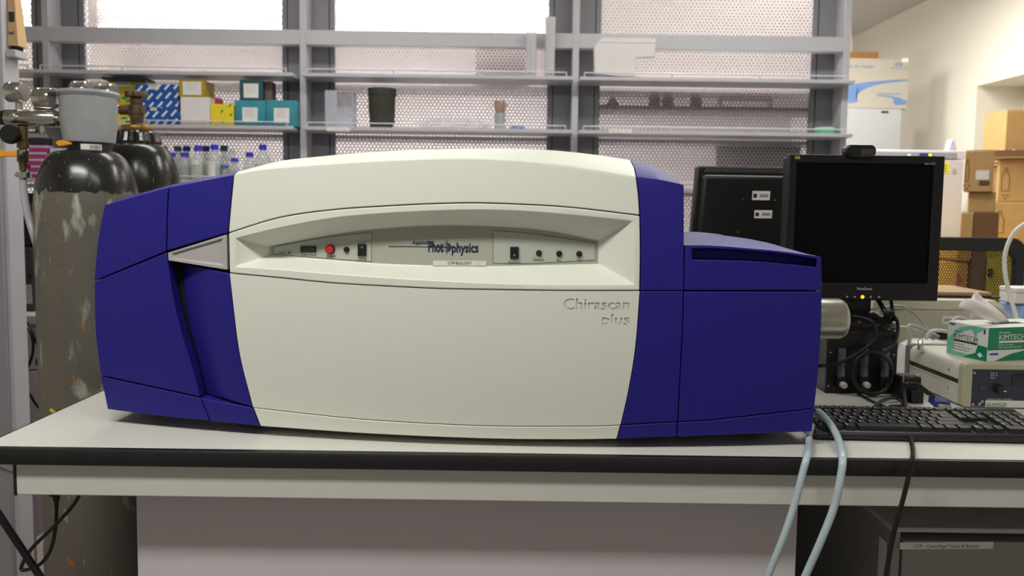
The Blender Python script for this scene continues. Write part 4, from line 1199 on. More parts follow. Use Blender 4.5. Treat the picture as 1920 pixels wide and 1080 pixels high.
for i in range(7):
    x = o.x - ix0 + 0.006 + i * 0.004; z = (o.z + e.z) / 2 - BT
    quad(bm, (x, -0.0009, z - 0.003), (x + 0.002, -0.0009, z - 0.003), (x + 0.002, -0.0009, z + 0.003), (x, -0.0009, z + 0.003))
obj('barcode', bm, INK, bi)
tz_ = BT + iz + 0.0165
tr0, tr1 = P(1740, 556, YI + 0.12).x, P(1848, 556, YI + 0.12).x
ty = thing('document_tray', 'thin black rimmed wooden tray lying on the beige instrument', 'tray', (tr0, YI + 0.05, tz_))
obj('tray_rim', B((-0.12, tr1 - tr0, 0.0, 0.22, 0.0, 0.005)), BLACK, ty, bevel=0.001)
obj('tray_board', B((-0.115, tr1 - tr0 - 0.02, 0.006, 0.21, 0.005, 0.016)), mat('tan_board', rgb(172, 140, 104), 0.6), ty, bevel=0.002)
# white router-like shell behind the controller
yr = 2.06
r0, r1 = P(1688, 655, yr), P(1790, 636, yr)
wr = thing('white_hub', 'glossy white rounded device behind the temperature controller', 'device', ((r0.x + r1.x) / 2, yr, BT))
rw = (r1.x - r0.x) / 2; rh = r1.z - BT
bm = bmesh.new(); n = 32; prev = None
for sc, z in ((0.96, 0), (1.0, 0.01), (1.0, rh * 0.6), (0.9, rh * 0.85), (0.6, rh * 0.97), (0.25, rh)):
    rg = [bm.verts.new((rw * sc * math.copysign(abs(math.cos(2 * math.pi * i / n)) ** 0.6, math.cos(2 * math.pi * i / n)), 0.045 * sc * math.copysign(abs(math.sin(2 * math.pi * i / n)) ** 0.6, math.sin(2 * math.pi * i / n)), z)) for i in range(n)]
    if prev:
        for i in range(n): bm.faces.new((prev[i], prev[(i + 1) % n], rg[(i + 1) % n], rg[i]))
    else: bm.faces.new(rg)
    prev = rg
bm.faces.new(prev)
obj('shell', bm, mat('glossy_white_plastic', rgb(232, 230, 234), 0.2, var=0.01), wr, smooth=True)
obj('connector', B((rw * 0.35, rw * 0.9, -0.01, 0.03, rh, rh + 0.02)), MATTE, wr, bevel=0.002)
# steel clip standing on the controller corner
cc = Q(1716, 656, zk)
bc_ = thing('binder_clip', 'small steel binder clip standing on the rear corner of the controller', 'clip', (cc.x + 0.012, cc.y, zk))
obj('clip_body', PR([(-0.006, -0.006, 0.0), (0.006, -0.006, 0.0), (0.004, -0.006, 0.012), (-0.004, -0.006, 0.012)], (0, 0.012, 0)), CHROME, bc_, bevel=0.001)
obj('clip_handle', T([(-0.004, 0, 0.011), (-0.006, 0, 0.022), (0, 0, 0.028), (0.005, 0, 0.022), (0.003, 0, 0.011)], 0.0012, 8), CHROME, bc_, smooth=True)

# cables at the right end
def cb_(pts, r, m, label, name='cable', group=None): return cable(name, pts, r, m, label, group)
HOSE = bpy.data.materials.new('braided_pvc_hose'); HOSE.use_nodes = True
N_, L_n = HOSE.node_tree.nodes, HOSE.node_tree.links
tcn = N_.new('ShaderNodeUVMap'); tcn.uv_map = 'hose'
def wv(ax, ay):
    mp = N_.new('ShaderNodeVectorMath'); mp.operation = 'DOT_PRODUCT'; mp.inputs[1].default_value = (ax, ay, 0)
    L_n.new(tcn.outputs[0], mp.inputs[0])
    s = N_.new('ShaderNodeMath'); s.operation = 'SINE'; L_n.new(mp.outputs['Value'], s.inputs[0]); return s.outputs[0]
mx_ = N_.new('ShaderNodeMath'); mx_.operation = 'MAXIMUM'; L_n.new(wv(2 * math.pi * 8, 1300), mx_.inputs[0]); L_n.new(wv(-2 * math.pi * 8, 1300), mx_.inputs[1])
rmp = N_.new('ShaderNodeValToRGB'); L_n.new(mx_.outputs[0], rmp.inputs[0])
rmp.color_ramp.elements[0].position = 0.55; rmp.color_ramp.elements[0].color = rgb(150, 172, 182)
rmp.color_ramp.elements[1].position = 0.9; rmp.color_ramp.elements[1].color = rgb(214, 226, 228)
pb = N_['Principled BSDF']; L_n.new(rmp.outputs[0], pb.inputs['Base Color']); pb.inputs['Roughness'].default_value = 0.22
def hose_obj(pts, r, label):
    q = spline(pts, 10); n = 14
    bm = tube(bmesh.new(), pts, r, n, 10)
    o = single('coolant_hose', bm, HOSE, label, 'hose', smooth=True)
    me = o.data; uv = me.uv_layers.new(name='hose')
    L = [0.0]
    for a, b_ in zip(q, q[1:]): L.append(L[-1] + (b_ - a).length)
    for p in me.polygons:
        ks = [me.loops[l].vertex_index % n for l in p.loop_indices]
        wrap = len(ks) == 4 and max(ks) - min(ks) > 2
        for l in p.loop_indices:
            vi = me.loops[l].vertex_index
            kk = vi % n
            uv.data[l].uv = ((kk + (n if wrap and kk == 0 else 0)) / n, L[min(vi // n, len(L) - 1)])
    return o
h0 = 1.335
hose_obj([P(1522, 800, 1.50), P(1517, 815, 1.46), P(1517, 834, 1.41), P(1513, 856, h0), P(1504, 890, h0 - .012), P(1490, 945, h0 - .012), P(1468, 1010, h0 - .01), P(1438, 1085, h0), P(1420, 1140, h0)], 0.0062, 'pale blue braided hose hanging over the bench edge below the spectrometer corner')
hose_obj([P(1534, 771, 1.52), P(1546, 782, 1.50), P(1562, 803, 1.465), P(1575, 832, 1.40), P(1580, 860, h0), P(1576, 895, h0 - .012), P(1564, 950, h0 - .012), P(1540, 1012, h0 - .01), P(1508, 1085, h0), P(1488, 1140, h0)], 0.0066, 'pale blue braided hose arching over the keyboard and bench edge')
cb_([P(1698, 712, 1.80), P(1693, 708, 1.77), P(1693, 722, 1.73), P(1697, 755, 1.66), P(1700, 785, 1.585), P(1706, 815, 1.48), P(1711, 840, 1.40), P(1711, 858, h0), P(1706, 885, h0), P(1692, 940, h0), P(1676, 1000, h0), P(1660, 1085, h0), P(1650, 1140, h0)], 0.0040, CAB, 'black power cable hanging across the keyboard and over the bench edge')
yc_ = YF - 0.03
cb_([P(1536, 686, yc_ - .06), P(1570, 682, yc_), P(1610, 662, yc_), P(1636, 640, yc_), P(1641, 618, yc_), P(1632, 600, yc_), P(1600, 592, YF + .02)], 0.0042, CAB, 'black cable sweeping from the lamp housing across the flow meters')
# coil
cpts = []
for i in range(3 * 16 + 1):
    a = 2 * math.pi * i / 16 + 1.0
    r_ = 1.0 + 0.05 * math.sin(i * 0.7)
    cpts.append(P(1637 + 36 * r_ * math.cos(a), 699 + 40 * r_ * math.sin(a), yc_ - 0.004 - 0.0045 * (i % 48) / 16))
single('coiled_cable', T(cpts, 0.0036, 8, 3), CAB, 'coiled black cable hanging in front of the flow meters', 'cable', smooth=True)
cb_([P(1653, 575, YM + .05), P(1672, 590, YM), P(1682, 602, YM - .04), P(1683, 625, YM - .08), P(1676, 645, yc_), P(1660, 660, yc_), P(1645, 665, yc_)], 0.0042, CAB, 'black monitor cable looping down beside the monitor stand')
cb_([P(1645, 560, YM + .05), P(1658, 582, YM), P(1668, 600, YM), P(1674, 618, YM - .02)], 0.006, CAB, 'thick black video cable below the monitor edge')
cb_([P(1670, 560, YM + .05), P(1673, 580, YM), P(1676, 600, YM), P(1680, 616, YM)], 0.0045, CAB, 'straight black cable below the monitor beside the thick one')
ys = 2.02
cb_([P(1640, 592, ys), P(1660, 577, ys), P(1690, 575, ys), P(1715, 590, ys), P(1735, 612, ys), P(1748, 632, ys)], 0.0035, GCAB, 'thin grey cable arching in front of the beige instrument')
cb_([P(1684, 614, ys), P(1700, 615, ys), P(1725, 622, ys), P(1752, 635, ys)], 0.0048, GCAB, 'grey cable running behind the binder clip', group=None)
cb_([P(1703, 650, ys - .01), P(1706, 630, ys - .01), P(1703, 612, ys - .01), P(1720, 612, ys), P(1760, 632, ys)], 0.0046, GCAB, 'grey cable bent sharply above the white device')
cb_([P(1735, 636, ys - .02), P(1745, 622, ys - .02), P(1765, 620, ys - .02), P(1782, 624, ys - .01)], 0.0046, GCAB, 'grey cable arching over the white device beside the tissue box')
yq = 2.05
cb_([P(1782, 606, yq), P(1795, 596, yq), P(1808, 598, yq), P(1820, 606, yq), P(1826, 612, yq)], 0.0045, GCAB, 'grey cable loop rising behind the tissue box')
cb_([P(1820, 606, yq), P(1828, 585, yq), P(1850, 574, yq), P(1872, 578, yq), P(1890, 592, yq), P(1902, 608, yq)], 0.0045, GCAB, 'grey cable arching behind the pulled-out wipe')
cb_([P(1872, 606, yq), P(1882, 596, yq), P(1895, 597, yq), P(1905, 608, yq)], 0.0045, GCAB, 'short grey cable loop at the far corner of the tissue box')
yw = 1.98
cb_([P(1960, 405, yw), P(1930, 415, yw), P(1902, 435, yw), P(1886, 470, yw), P(1884, 505, yw), P(1892, 550, yw), P(1903, 585, yw), P(1910, 612, yw)], 0.0052, mat('white_cable', rgb(214, 214, 206), 0.4), 'thick white cable curving down in front of the mesh chair')
cb_([P(1530, 772, 1.60), P(1560, 776, 1.59), P(1610, 776, 1.59), P(1640, 760, 1.60), P(1660, 748, 1.66), P(1684, 748, 1.69), P(1696, 762, 1.66), P(1700, 776, 1.62)], 0.0032, CAB, 'thin black cable lying along the back of the keyboard')
cb_([Q(1640, 764, BT + .004), Q(1652, 754, BT + .006), Q(1676, 746, BT + .012), Q(1700, 750, BT + .004), Q(1692, 760, BT + .004), Q(1668, 762, BT + .004)], 0.003, CAB, 'small loop of black cable between flow meters and keyboard')
cb_([Q(1608, 738, BT + .004), Q(1635, 752, BT + .004), Q(1662, 764, BT + .004)], 0.003, CAB, 'thin black cable slanting from the flow meter box to the keyboard')
# cable adapters and video plug
ad = P(1702, 716, 1.80)
ap = thing('power_adapter', 'black power adapter block beside the temperature controller', 'adapter', (ad.x, 1.78, BT))
obj('body', B((-0.024, 0.022, 0.0, 0.05, 0.0, 0.058)), BLACK, ap, bevel=0.004)
obj('side_block', B((-0.006, 0.022, -0.012, 0.0, 0.0, 0.03)), BLACK, ap, bevel=0.002)
vp = [P(1700, 720, 1.72), P(1720, 722, 1.71), P(1740, 736, 1.70), P(1752, 745, 1.69)]
vg = thing('video_cable', 'black video cable with blue plug lying behind the keyboard', 'cable', Q(1757, 768, BT))
obj('cord', T([P(1690, 726, 1.75)] + vp, 0.0042, 8), CAB, vg, world=True, smooth=True)
obj('strain_relief', R(P(1716, 720, 1.712), P(1742, 738, 1.70), 0.0075, 12, 0.005), BLACK, vg, world=True, smooth=True)
o = P(1752, 765, 1.685)
obj('plug', obox(bmesh.new(), o + Vector((0, 0, 0)), (0.032, -0.004, -0.002), (0.0, 0.03, 0.006), (0.0, -0.003, 0.016)), mat('blue_plug', rgb(48, 52, 130), 0.4), vg, world=True, bevel=0.003, label='blue video plug')
obj('plug_shell', obox(bmesh.new(), o + Vector((0.004, -0.010, 0.001)), (0.025, -0.003, -0.001), (0, 0.011, 0.001), (0, -0.001, 0.009)), ALU, vg, world=True, bevel=0.001)

# drawer cabinet under the bench
YD = 1.50
dx0 = P(1672, 1020, YD).x
dz1 = P(1700, 997, YD).z
dc = thing('drawer_cabinet', 'grey drawer cabinet with white label strip under the bench', 'cabinet', (dx0, YD, 0))
DCG = mat('grey_drawer_paint', rgb(150, 150, 146), 0.5, var=0.02)
obj('carcass', B((0, 0.016, 0.0, 0.6, 0.06, dz1), (0.84, 0.856, 0.0, 0.6, 0.06, dz1), (0.016, 0.84, 0.58, 0.6, 0.06, dz1), (0.016, 0.84, 0.02, 0.58, 0.06, 0.08)), DCG, dc)
obj('cabinet_top', B((-0.002, 0.858, -0.004, 0.6, dz1, dz1 + 0.010)), mat('pale_grey_edge', rgb(186, 184, 180), 0.45), dc, bevel=0.002)
for i in range(3):
    zt_ = dz1 - 0.016 - i * 0.215
    dr = obj('drawer', B((0.020, 0.836, -0.004, 0.5, zt_ - 0.205, zt_)), DCG, dc, bevel=0.002)
    obj('drawer_handle', B((0.30, 0.55, -0.022, -0.004, zt_ - 0.14, zt_ - 0.125)), ALU, dr, bevel=0.003)
    if i == 0:
        o, e, u = P(1687, 1030, YD - 0.0045), P(1862, 1028.5, YD - 0.0045), P(1687, 1017, YD - 0.0045)
        off = Vector(dc.location)
        obj('label_strip', obox(bmesh.new(), o - off, e - o, (0, -0.0006, 0), u - o), WHITEP, dr)
        a, b_ = P(1713, 1027.5, YD - 0.0053), P(1836, 1026.5, YD - 0.0053)
        obj('lettering', letter(bmesh.new(), 'CTP - Centrifuge Tubes & Bottles', a - off, b_ - a, (0, 0, 0.0065)), INK, dr)
obj('side_label', B((-0.0008, 0.0, 0.02, 0.05, dz1 - 0.13, dz1 - 0.03)), WHITEP, dc)
for x in (0.05, 0.80):
    for y in (0.05, 0.55): obj('foot', LT([(0.02, 0), (0.02, 0.06)], (x, y, 0), n=14), MATTE, dc)

# ---------------------------------------------------------------- shelving behind the bench
def dots_material(name, pitch=0.017):
    m = bpy.data.materials.new(name); m.use_nodes = True
    nt = m.node_tree; N, L = nt.nodes, nt.links
    N.remove(N['Principled BSDF']); out = N['Material Output']
    tc = N.new('ShaderNodeTexCoord'); sp_ = N.new('ShaderNodeSeparateXYZ'); L.new(tc.outputs['Object'], sp_.inputs[0])
    def mth(op, a, b=None, c=None):
        n = N.new('ShaderNodeMath'); n.operation = op
        for i, v in enumerate((a, b, c)):
            if v is None: continue
            if isinstance(v, (int, float)): n.inputs[i].default_value = v
            else: L.new(v, n.inputs[i])
        return n.outputs[0]
    def cell(ox, oz):
        u = mth('SUBTRACT', mth('FRACT', mth('ADD', mth('DIVIDE', sp_.outputs['X'], pitch), 100 + ox)), 0.5)
        v = mth('MULTIPLY', mth('SUBTRACT', mth('FRACT', mth('ADD', mth('DIVIDE', sp_.outputs['Z'], pitch * 1.6), 100 + oz)), 0.5), 1.6)
        return mth('SQRT', mth('ADD', mth('MULTIPLY', u, u), mth('MULTIPLY', v, v)))
    d = mth('MINIMUM', cell(0, 0), cell(0.5, 0.5))
    mr = N.new('ShaderNodeMapRange'); mr.inputs[1].default_value = 0.30; mr.inputs[2].default_value = 0.40; mr.inputs[3].default_value = 0.86; mr.inputs[4].default_value = 0.22
    L.new(d, mr.inputs[0])
    dif = N.new('ShaderNodeBsdfDiffuse'); dif.inputs[0].default_value = rgb(184, 178, 180)
    trl = N.new('ShaderNodeBsdfTranslucent'); trl.inputs[0].default_value = rgb(206, 199, 198)
    mx1 = N.new('ShaderNodeMixShader'); mx1.inputs[0].default_value = 0.42; L.new(dif.outputs[0], mx1.inputs[1]); L.new(trl.outputs[0], mx1.inputs[2])
    tr = N.new('ShaderNodeBsdfTransparent'); tr.inputs[0].default_value = (0.95, 0.94, 0.94, 1)
    mx2 = N.new('ShaderNodeMixShader'); L.new(mr.outputs[0], mx2.inputs[0]); L.new(mx1.outputs[0], mx2.inputs[1]); L.new(tr.outputs[0], mx2.inputs[2])
    L.new(mx2.outputs[0], out.inputs['Surface'])
    return m
DOTS = dots_material('perforated_white_panel')
YU, YSH, YBK = 3.56, 3.49, 3.67
YE = 3.90                                           # the unit is double sided
sh = thing('shelving_unit', 'tall grey metal shelving unit with perforated white back panels', 'shelving', (P(820, 400, YU).x, YU, 0))
def zat(py, y, px=820): return P(px, py, y).z
zh1, zh0 = zat(59, YU), zat(87, YU)
ZA, ZB, ZCc = zat(139.5, YSH), zat(240, YSH), zat(344, YSH)
shelf_th = 0.016
UP = [P(px, 150, YU).x for px in (87, 568, 1079, 1586)]
hw = 0.014
for x in UP:
    obj('upright', B((x - hw, x + hw, YU, YE, 0.0, 2.66)), STEELG, sh, world=True, bevel=0.002)
PLW = 0.118
for x in UP:
    for s in ((-1, 1) if x != UP[3] else (-1,)):
        a, b_ = (x - PLW, x - hw) if s < 0 else (x + hw, x + PLW)
        pl_ = obj('side_plate', B((a, b_, YBK - 0.01, YBK + 0.01, 0.0, 2.66)), STEELD, sh, world=True)
        obj('slot_line', B((x + s * (PLW - 0.026), x + s * (PLW - 0.022), YBK - 0.0108, YBK - 0.01, 0.0, 2.66)), MATTE, pl_, world=True)
BAYS = [(UP[0] - (UP[1] - UP[0]), UP[0]), (UP[0], UP[1]), (UP[1], UP[2]), (UP[2], UP[3])]
for i, (a, b_) in enumerate(BAYS):
    obj('back_panel', B((a + PLW, b_ - PLW, YBK - 0.002, YBK + 0.002, 0.4, 2.66)), DOTS, sh, world=True)
    obj('header_rail', B((a + hw, b_ - hw, YU, YU + 0.05, zh0, zh1)), STEELG, sh, world=True, bevel=0.002)
    for j, z in enumerate((ZA, ZB, ZCc)):
        x0, x1 = (a - 0.01 if i == 1 else a + hw), (b_ - hw - 0.012 if i == 1 else b_ - hw)
        if i == 3: x1 = b_ + 0.012
        s = obj('shelf', B((x0, x1, YSH, YBK - 0.012, z - shelf_th, z)), STEELG, sh, world=True, bevel=0.002)
        obj('shelf', B((a + hw, b_ - hw, YBK + 0.012, YE, z - shelf_th - 0.02, z - 0.02)), STEELG, sh, world=True)
        rz = z + 0.017
        obj('guard_rail', R((x0 + 0.02, YSH + 0.008, rz), (x1 - 0.03, YSH + 0.008, rz), 0.0028, 8), mat('pale_rail', rgb(214, 214, 218), 0.35), s, world=True)
        for k in range(4):
            xx = x0 + 0.02 + (x1 - x0 - 0.05) * k / 3
            obj('rail_post', R((xx, YSH + 0.008, z), (xx, YSH + 0.008, rz), 0.0032, 8), STEELG, s, world=True)
    obj('shelf', B((a + hw, b_ - hw, YSH, YE, 0.12, 0.15)), STEELG, sh, world=True)
def tape(px0, py0, px1, py1, nm):
    a, b_ = P(px0, py1, YSH - 0.001), P(px1, py0, YSH - 0.001)
    obj('label_tape', B((a.x, b_.x, YSH - 0.0015, YSH - 0.0002, a.z, b_.z)), WHITEP, sh, world=True)
    obj('lettering', letter(bmesh.new(), nm, (a.x + 0.012, YSH - 0.002, a.z + 0.004), (b_.x - a.x - 0.024, 0, 0), (0, 0, 0.006)), PALEINK, sh, world=True)
tape(613, 239, 656, 245.5, '~8'); tape(1142, 243, 1185, 249.5, '~8')

# lights behind the upper back panels
for i, zz, nm in ((0, 0.0, 'left end bay of the shelving'), (1, 0.0, 'carton bay of the shelving'), (2, 0.0, 'middle bay of the shelving')):
    a, b_ = BAYS[i]
    t = thing('shelf_light', 'white backlight fitting behind the top panel of the ' + nm, 'light', ((a + b_) / 2, YE - 0.02, zh1 + 0.06), 0, 'shelf backlights')
    w = (b_ - a) / 2 - 0.06
    obj('reflector', B((-w, w, 0.012, 0.02, -0.05, 0.42)), WHITEP, t)
    for q, zt_ in enumerate((0.0, 0.11, 0.22)):
        obj('tube', R((-w + 0.02, -0.01, zt_), (w - 0.02, -0.01, zt_), 0.013, 12), mat('shelf_tube_%d' % i, (1, 0.98, 0.95, 1), 0.5, emit=(14.0, 13.0, 16.0)[i]), t, smooth=True)

# ---------------------------------------------------------------- cartons on the shelf
TEAL = mat('teal_carton', rgb(56, 142, 160), 0.4, var=0.35, scale=9)
YEL = mat('yellow_carton', rgb(236, 212, 34), 0.5, var=0.05)
DYEL = mat('dark_yellow_carton', rgb(176, 148, 32), 0.5, var=0.08)
WHC = mat('white_carton', rgb(230, 224, 224), 0.6, var=0.02)
REDC = mat('red_carton', rgb(168, 52, 60), 0.55)
BRNC = mat('brown_carton', rgb(112, 90, 86), 0.6)
NAVYC = mat('dark_navy_carton', rgb(16, 22, 40), 0.5)
def stripes(name, base, line, scale, thr):
    m = bpy.data.materials.new(name); m.use_nodes = True
    N, L = m.node_tree.nodes, m.node_tree.links
    tc = N.new('ShaderNodeTexCoord'); s_ = N.new('ShaderNodeSeparateXYZ'); L.new(tc.outputs['Object'], s_.inputs[0])
    def mth(op, a, b=None):
        n = N.new('ShaderNodeMath'); n.operation = op
        for i, v in enumerate((a, b)):
            if v is None: continue
            if isinstance(v, (int, float)): n.inputs[i].default_value = v
            else: L.new(v, n.inputs[i])
        return n.outputs[0]
    h = mth('ADD', s_.outputs['X'], s_.outputs['Y'])
    u = mth('SUBTRACT', mth('MULTIPLY', h, 0.62), mth('MULTIPLY', s_.outputs['Z'], 0.55))
    v = mth('ADD', mth('MULTIPLY', h, 0.62), mth('MULTIPLY', s_.outputs['Z'], 0.78))
    row = mth('FLOOR', mth('MULTIPLY', u, scale))
    a = mth('LESS_THAN', mth('FRACT', mth('MULTIPLY', u, scale)), thr)
    b = mth('LESS_THAN', mth('FRACT', mth('ADD', mth('MULTIPLY', v, scale * 0.42), mth('MULTIPLY', row, 0.5))), 0.62)
    f = mth('MULTIPLY', a, b)
    mx = N.new('ShaderNodeMix'); mx.data_type = 'RGBA'; L.new(f, mx.inputs[0]); mx.inputs[6].default_value = base; mx.inputs[7].default_value = line
    L.new(mx.outputs[2], N['Principled BSDF'].inputs['Base Color']); N['Principled BSDF'].inputs['Roughness'].default_value = 0.4
    return m
BLUEST = stripes('blue_striped_carton', rgb(20, 82, 160), rgb(220, 232, 240), 44, 0.32)
YB = YSH + 0.02
def carton(name, px0, px1, py0, zbase, m, label, depth=0.12, yf=YB, lab=None, group='cartons on the shelf', rz=0.0, band=None):
    a, b_ = P(px0, py0, yf), P(px1, py0, yf)
    w, h = b_.x - a.x, (a.z + b_.z) / 2 - zbase
    t = thing(name, label, 'box', ((a.x + b_.x) / 2, yf, zbase), rz, group)
    obj('carton_body', B((-w / 2, w / 2, 0, depth, 0, h - 0.003)), m, t, bevel=0.0015)
    obj('lid_flap', B((-w / 2 + 0.001, w / 2 - 0.001, 0.001, depth / 2 - 0.001, h - 0.003, h)), m, t)
    obj('lid_flap', B((-w / 2 + 0.001, w / 2 - 0.001, depth / 2, depth - 0.001, h - 0.003, h)), m, t)
    if lab:
        u0, u1, v0, v1 = lab
        lo_ = obj('paper_label', B((-w / 2 + u0 * w, -w / 2 + u1 * w, -0.0012, 0, v0 * h, v1 * h)), WHITEP, t)
        bm = bmesh.new()
        for q in range(5):
            z = h * (v0 + (v1 - v0) * (0.86 - q * 0.12)); ww = (u1 - u0) * w
            quad(bm, (-w / 2 + u0 * w + ww * 0.12, -0.0016, z), (-w / 2 + u0 * w + ww * (0.86 - 0.1 * (q % 2)), -0.0016, z), (-w / 2 + u0 * w + ww * (0.86 - 0.1 * (q % 2)), -0.0016, z + h * 0.02), (-w / 2 + u0 * w + ww * 0.12, -0.0016, z + h * 0.02))
        obj('lettering', bm, PALEINK, lo_)
    if band:
        z0, z1, bmn = band
        obj('printed_band', B((-w / 2 - 0.0005, w / 2 + 0.0005, -0.0008, 0, z0 * h, z1 * h)), bmn, t)
    return t, zbase + h + 0.0005
s1 = ZB + 0.0005
carton('reagent_carton', 98, 130, 166, s1, stripes('blue_white_carton', rgb(226, 230, 236), rgb(36, 110, 190), 22, 0.4), 'blue and white carton half hidden behind the chrome gauges')
t, z = carton('reagent_carton', 207, 258, 197, s1, YEL, 'bright yellow carton with green ovals under another yellow carton', yf=YB + 0.058, depth=0.07)
t2_, z = carton('reagent_carton', 203, 262, 153, z, mat('olive_yellow_carton', rgb(206, 190, 30), 0.5), 'olive yellow carton with green ovals stacked on the bright yellow one', yf=YB + 0.058, depth=0.07, lab=(.25, .72, .80, .98))
for tt in (t, t2_):
    bm = bmesh.new()
    for cx, cz in ((0.0, 0.03), (0.03, 0.045), (0.02, 0.018)):
        bm.faces.new([bm.verts.new((cx + 0.014 * math.cos(a * math.pi / 8), -0.0012, cz + 0.006 * math.sin(a * math.pi / 8))) for a in range(16)])
    obj('printed_ovals', bm, mat('green_print', rgb(40, 140, 80), 0.5), tt)
single('paper_pad', B((P(190, 150, YB).x, P(270, 150, YB).x, YB, YB + 0.11, z, z + 0.01)), NAVYC, 'flat dark box lying on the olive yellow carton', 'box')
t, z = carton('kit_carton', 272, 335, 201, s1, BLUEST, 'lower blue carton with white slanting dashes and small white sticker', depth=0.055, lab=(.16, .34, .80, .99))
carton('kit_carton', 253, 333, 158, z, BLUEST, 'upper blue carton with white slanting dashes and wide torn label', depth=0.055, lab=(.32, .56, .78, .98))
t, z = carton('kit_carton', 338, 393, 182, s1, WHC, 'plain white carton with a thin red print line', band=(.05, .09, mat('pale_red_print', rgb(228, 168, 160), 0.6)))
carton('kit_carton', 335, 383, 150, z, DYEL, 'mustard yellow carton with large white label on the white carton', lab=(.16, .88, .12, .9))
carton('kit_carton', 397, 411, 184, s1, REDC, 'narrow red carton wedged behind the small yellow carton', yf=YB + 0.06, depth=0.05)
t, z = carton('kit_carton', 394.5, 438, 195, s1, YEL, 'small bright yellow carton with green emblems beside the white carton')
bm = bmesh.new()
for cx, cz in ((0.0, 0.06), (0.035, 0.085), (0.04, 0.045), (0.005, 0.015)):
    bm.faces.new([bm.verts.new(p) for p in ((cx - 0.008, -0.0012, cz - 0.004), (cx - 0.002, -0.0012, cz - 0.006), (cx + 0.008, -0.0012, cz + 0.006), (cx - 0.002, -0.0012, cz + 0.006))])
obj('printed_emblem', bm, mat('green_print', (0, 0, 0, 1)), t)['kind'] = 'stuff'
t, z = carton('kit_carton', 440.5, 497.5, 188, s1, TEAL, 'teal carton with white label under a smaller teal carton', lab=(.24, .74, .16, .72))
carton('kit_carton', 449, 492, 150, z, mat('dark_teal_carton', rgb(32, 84, 96), 0.4, var=0.3, scale=9), 'small dark teal carton with white label stacked on a teal carton', lab=(.18, .82, .12, .82))
carton('kit_carton', 492.5, 510, 153, z, BRNC, 'narrow brown carton beside the small dark teal carton', yf=YB + 0.04, depth=0.06)
carton('kit_carton', 498.5, 556, 188, s1, TEAL, 'teal carton with white label at the end of the shelf', lab=(.26, .76, .12, .70))
# blue-white carton and dark box on the lower shelf
sC = ZCc + 0.0005
carton('reagent_carton', 93, 131, 278, sC, stripes('white_blue_carton', rgb(222, 230, 238), rgb(60, 140, 200), 10, 0.3), 'white and blue carton on the lower shelf behind the grey cylinder')
# ---------------------------------------------------------------- bottles
BGL = mat('bottle_glass', rgb(196, 206, 202), 0.08, var=0.03, alpha=0.34)
LIQ = mat('clear_liquid', rgb(190, 198, 180), 0.1, var=0.03, alpha=0.35)
CAPS = {'blue': mat('blue_cap', rgb(50, 54, 214), 0.35), 'navy': mat('navy_cap', rgb(28, 34, 110), 0.35), 'teal': mat('teal_cap', rgb(26, 80, 120), 0.35), 'sky': mat('sky_cap', rgb(30, 110, 200), 0.35)}
BOT = [(212, 278, 'blue', 0, 'blue cap showing between the two gas cylinders'), (307, 279, 'navy', 0.08, 'navy cap half hidden by the black cylinder'),
       (322, 291, 'blue', 0, 'blue cap next to the black cylinder shoulder'), (333, 279, 'teal', 0.085, 'teal cap behind the first blue-capped pair'),
       (346, 291, 'blue', 0, 'blue cap, second short one from the black cylinder'), (350, 279, 'navy', 0.085, 'navy cap behind the second short bottle'),
       (371, 278, 'blue', 0.02, 'bright blue cap and white shoulder tag'), (386, 279, 'navy', 0.085, 'navy cap between the two tall labelled bottles'),
       (402.5, 276, 'blue', 0.02, 'bright blue cap and paper side label'), (420, 278, 'teal', 0.085, 'teal cap behind the uncapped flask'),
       (440, 302, 'blue', -0.005, 'blue cap in front of the uncapped flask'), (422, 315, 'sky', -0.01, 'sky blue cap, the shortest of the row'),
       (468, 291, 'blue', 0, 'blue cap standing apart near the shelf end'), (493, 276, 'blue', 0.02, 'blue cap, last before the upright')]
def bottle(x, y, z0, ztop, m, label, rear=False):
    h = ztop - z0
    t = thing('reagent_bottle', label, 'bottle', (x, y, z0), 0, 'screw-cap bottles on the lower shelf')
    R_ = 0.019 if rear else min(0.036, 0.22 * h); nr = min(0.0135, R_ * 0.8)
    pf = [(0, 0.0), (R_ * 0.92, 0.0), (R_, 0.006), (R_, h * 0.52), (R_ * 0.92, h * 0.62), (R_ * 0.55, h * 0.75), (nr, h * 0.82), (nr, h * 0.88)]
    obj('glass_body', LT(pf, n=24, cap=False), BGL, t, smooth=True)
    obj('liquid', LT([(0, 0.003), (R_ * 0.93, 0.003), (R_ * 0.93, h * 0.46), (0, h * 0.46)], n=20, cap=False), LIQ, t, smooth=True)
    obj('cap', LT([(0.0165, h * 0.85), (0.0165, h * 0.99), (0.0145, h), (0, h)], n=20), m, t, smooth=True)
    return t, R_, h
for px, py, cp, dy, lb in BOT:
    yy = 3.635 if dy > 0.05 else (3.518 if dy < 0 else 3.545)
    p = P(px, py - 5, yy)
    t, R_, h = bottle(p.x, yy, sC, p.z, CAPS[cp], 'clear glass bottle with ' + lb, dy > 0.05)
    if px in (371, 402.5):
        z0_, z1_ = ((h * 0.45, h * 0.58) if px == 371 else (h * 0.12, h * 0.52))
        bm = bmesh.new()
        for i in range(5):
            a0, a1 = math.radians(-125 + i * 11), math.radians(-125 + (i + 1) * 11)
            quad(bm, *[((R_ + 0.0006) * math.cos(a), (R_ + 0.0006) * math.sin(a), q) for a, q in ((a0, z0_), (a1, z0_), (a1, z1_), (a0, z1_))])
        obj('paper_label', bm, WHITEP, t)
p = P(434, 281, 3.58); h = p.z - sC
t = thing('glass_flask', 'uncapped clear conical flask standing among the bottles', 'flask', (p.x, 3.58, sC))
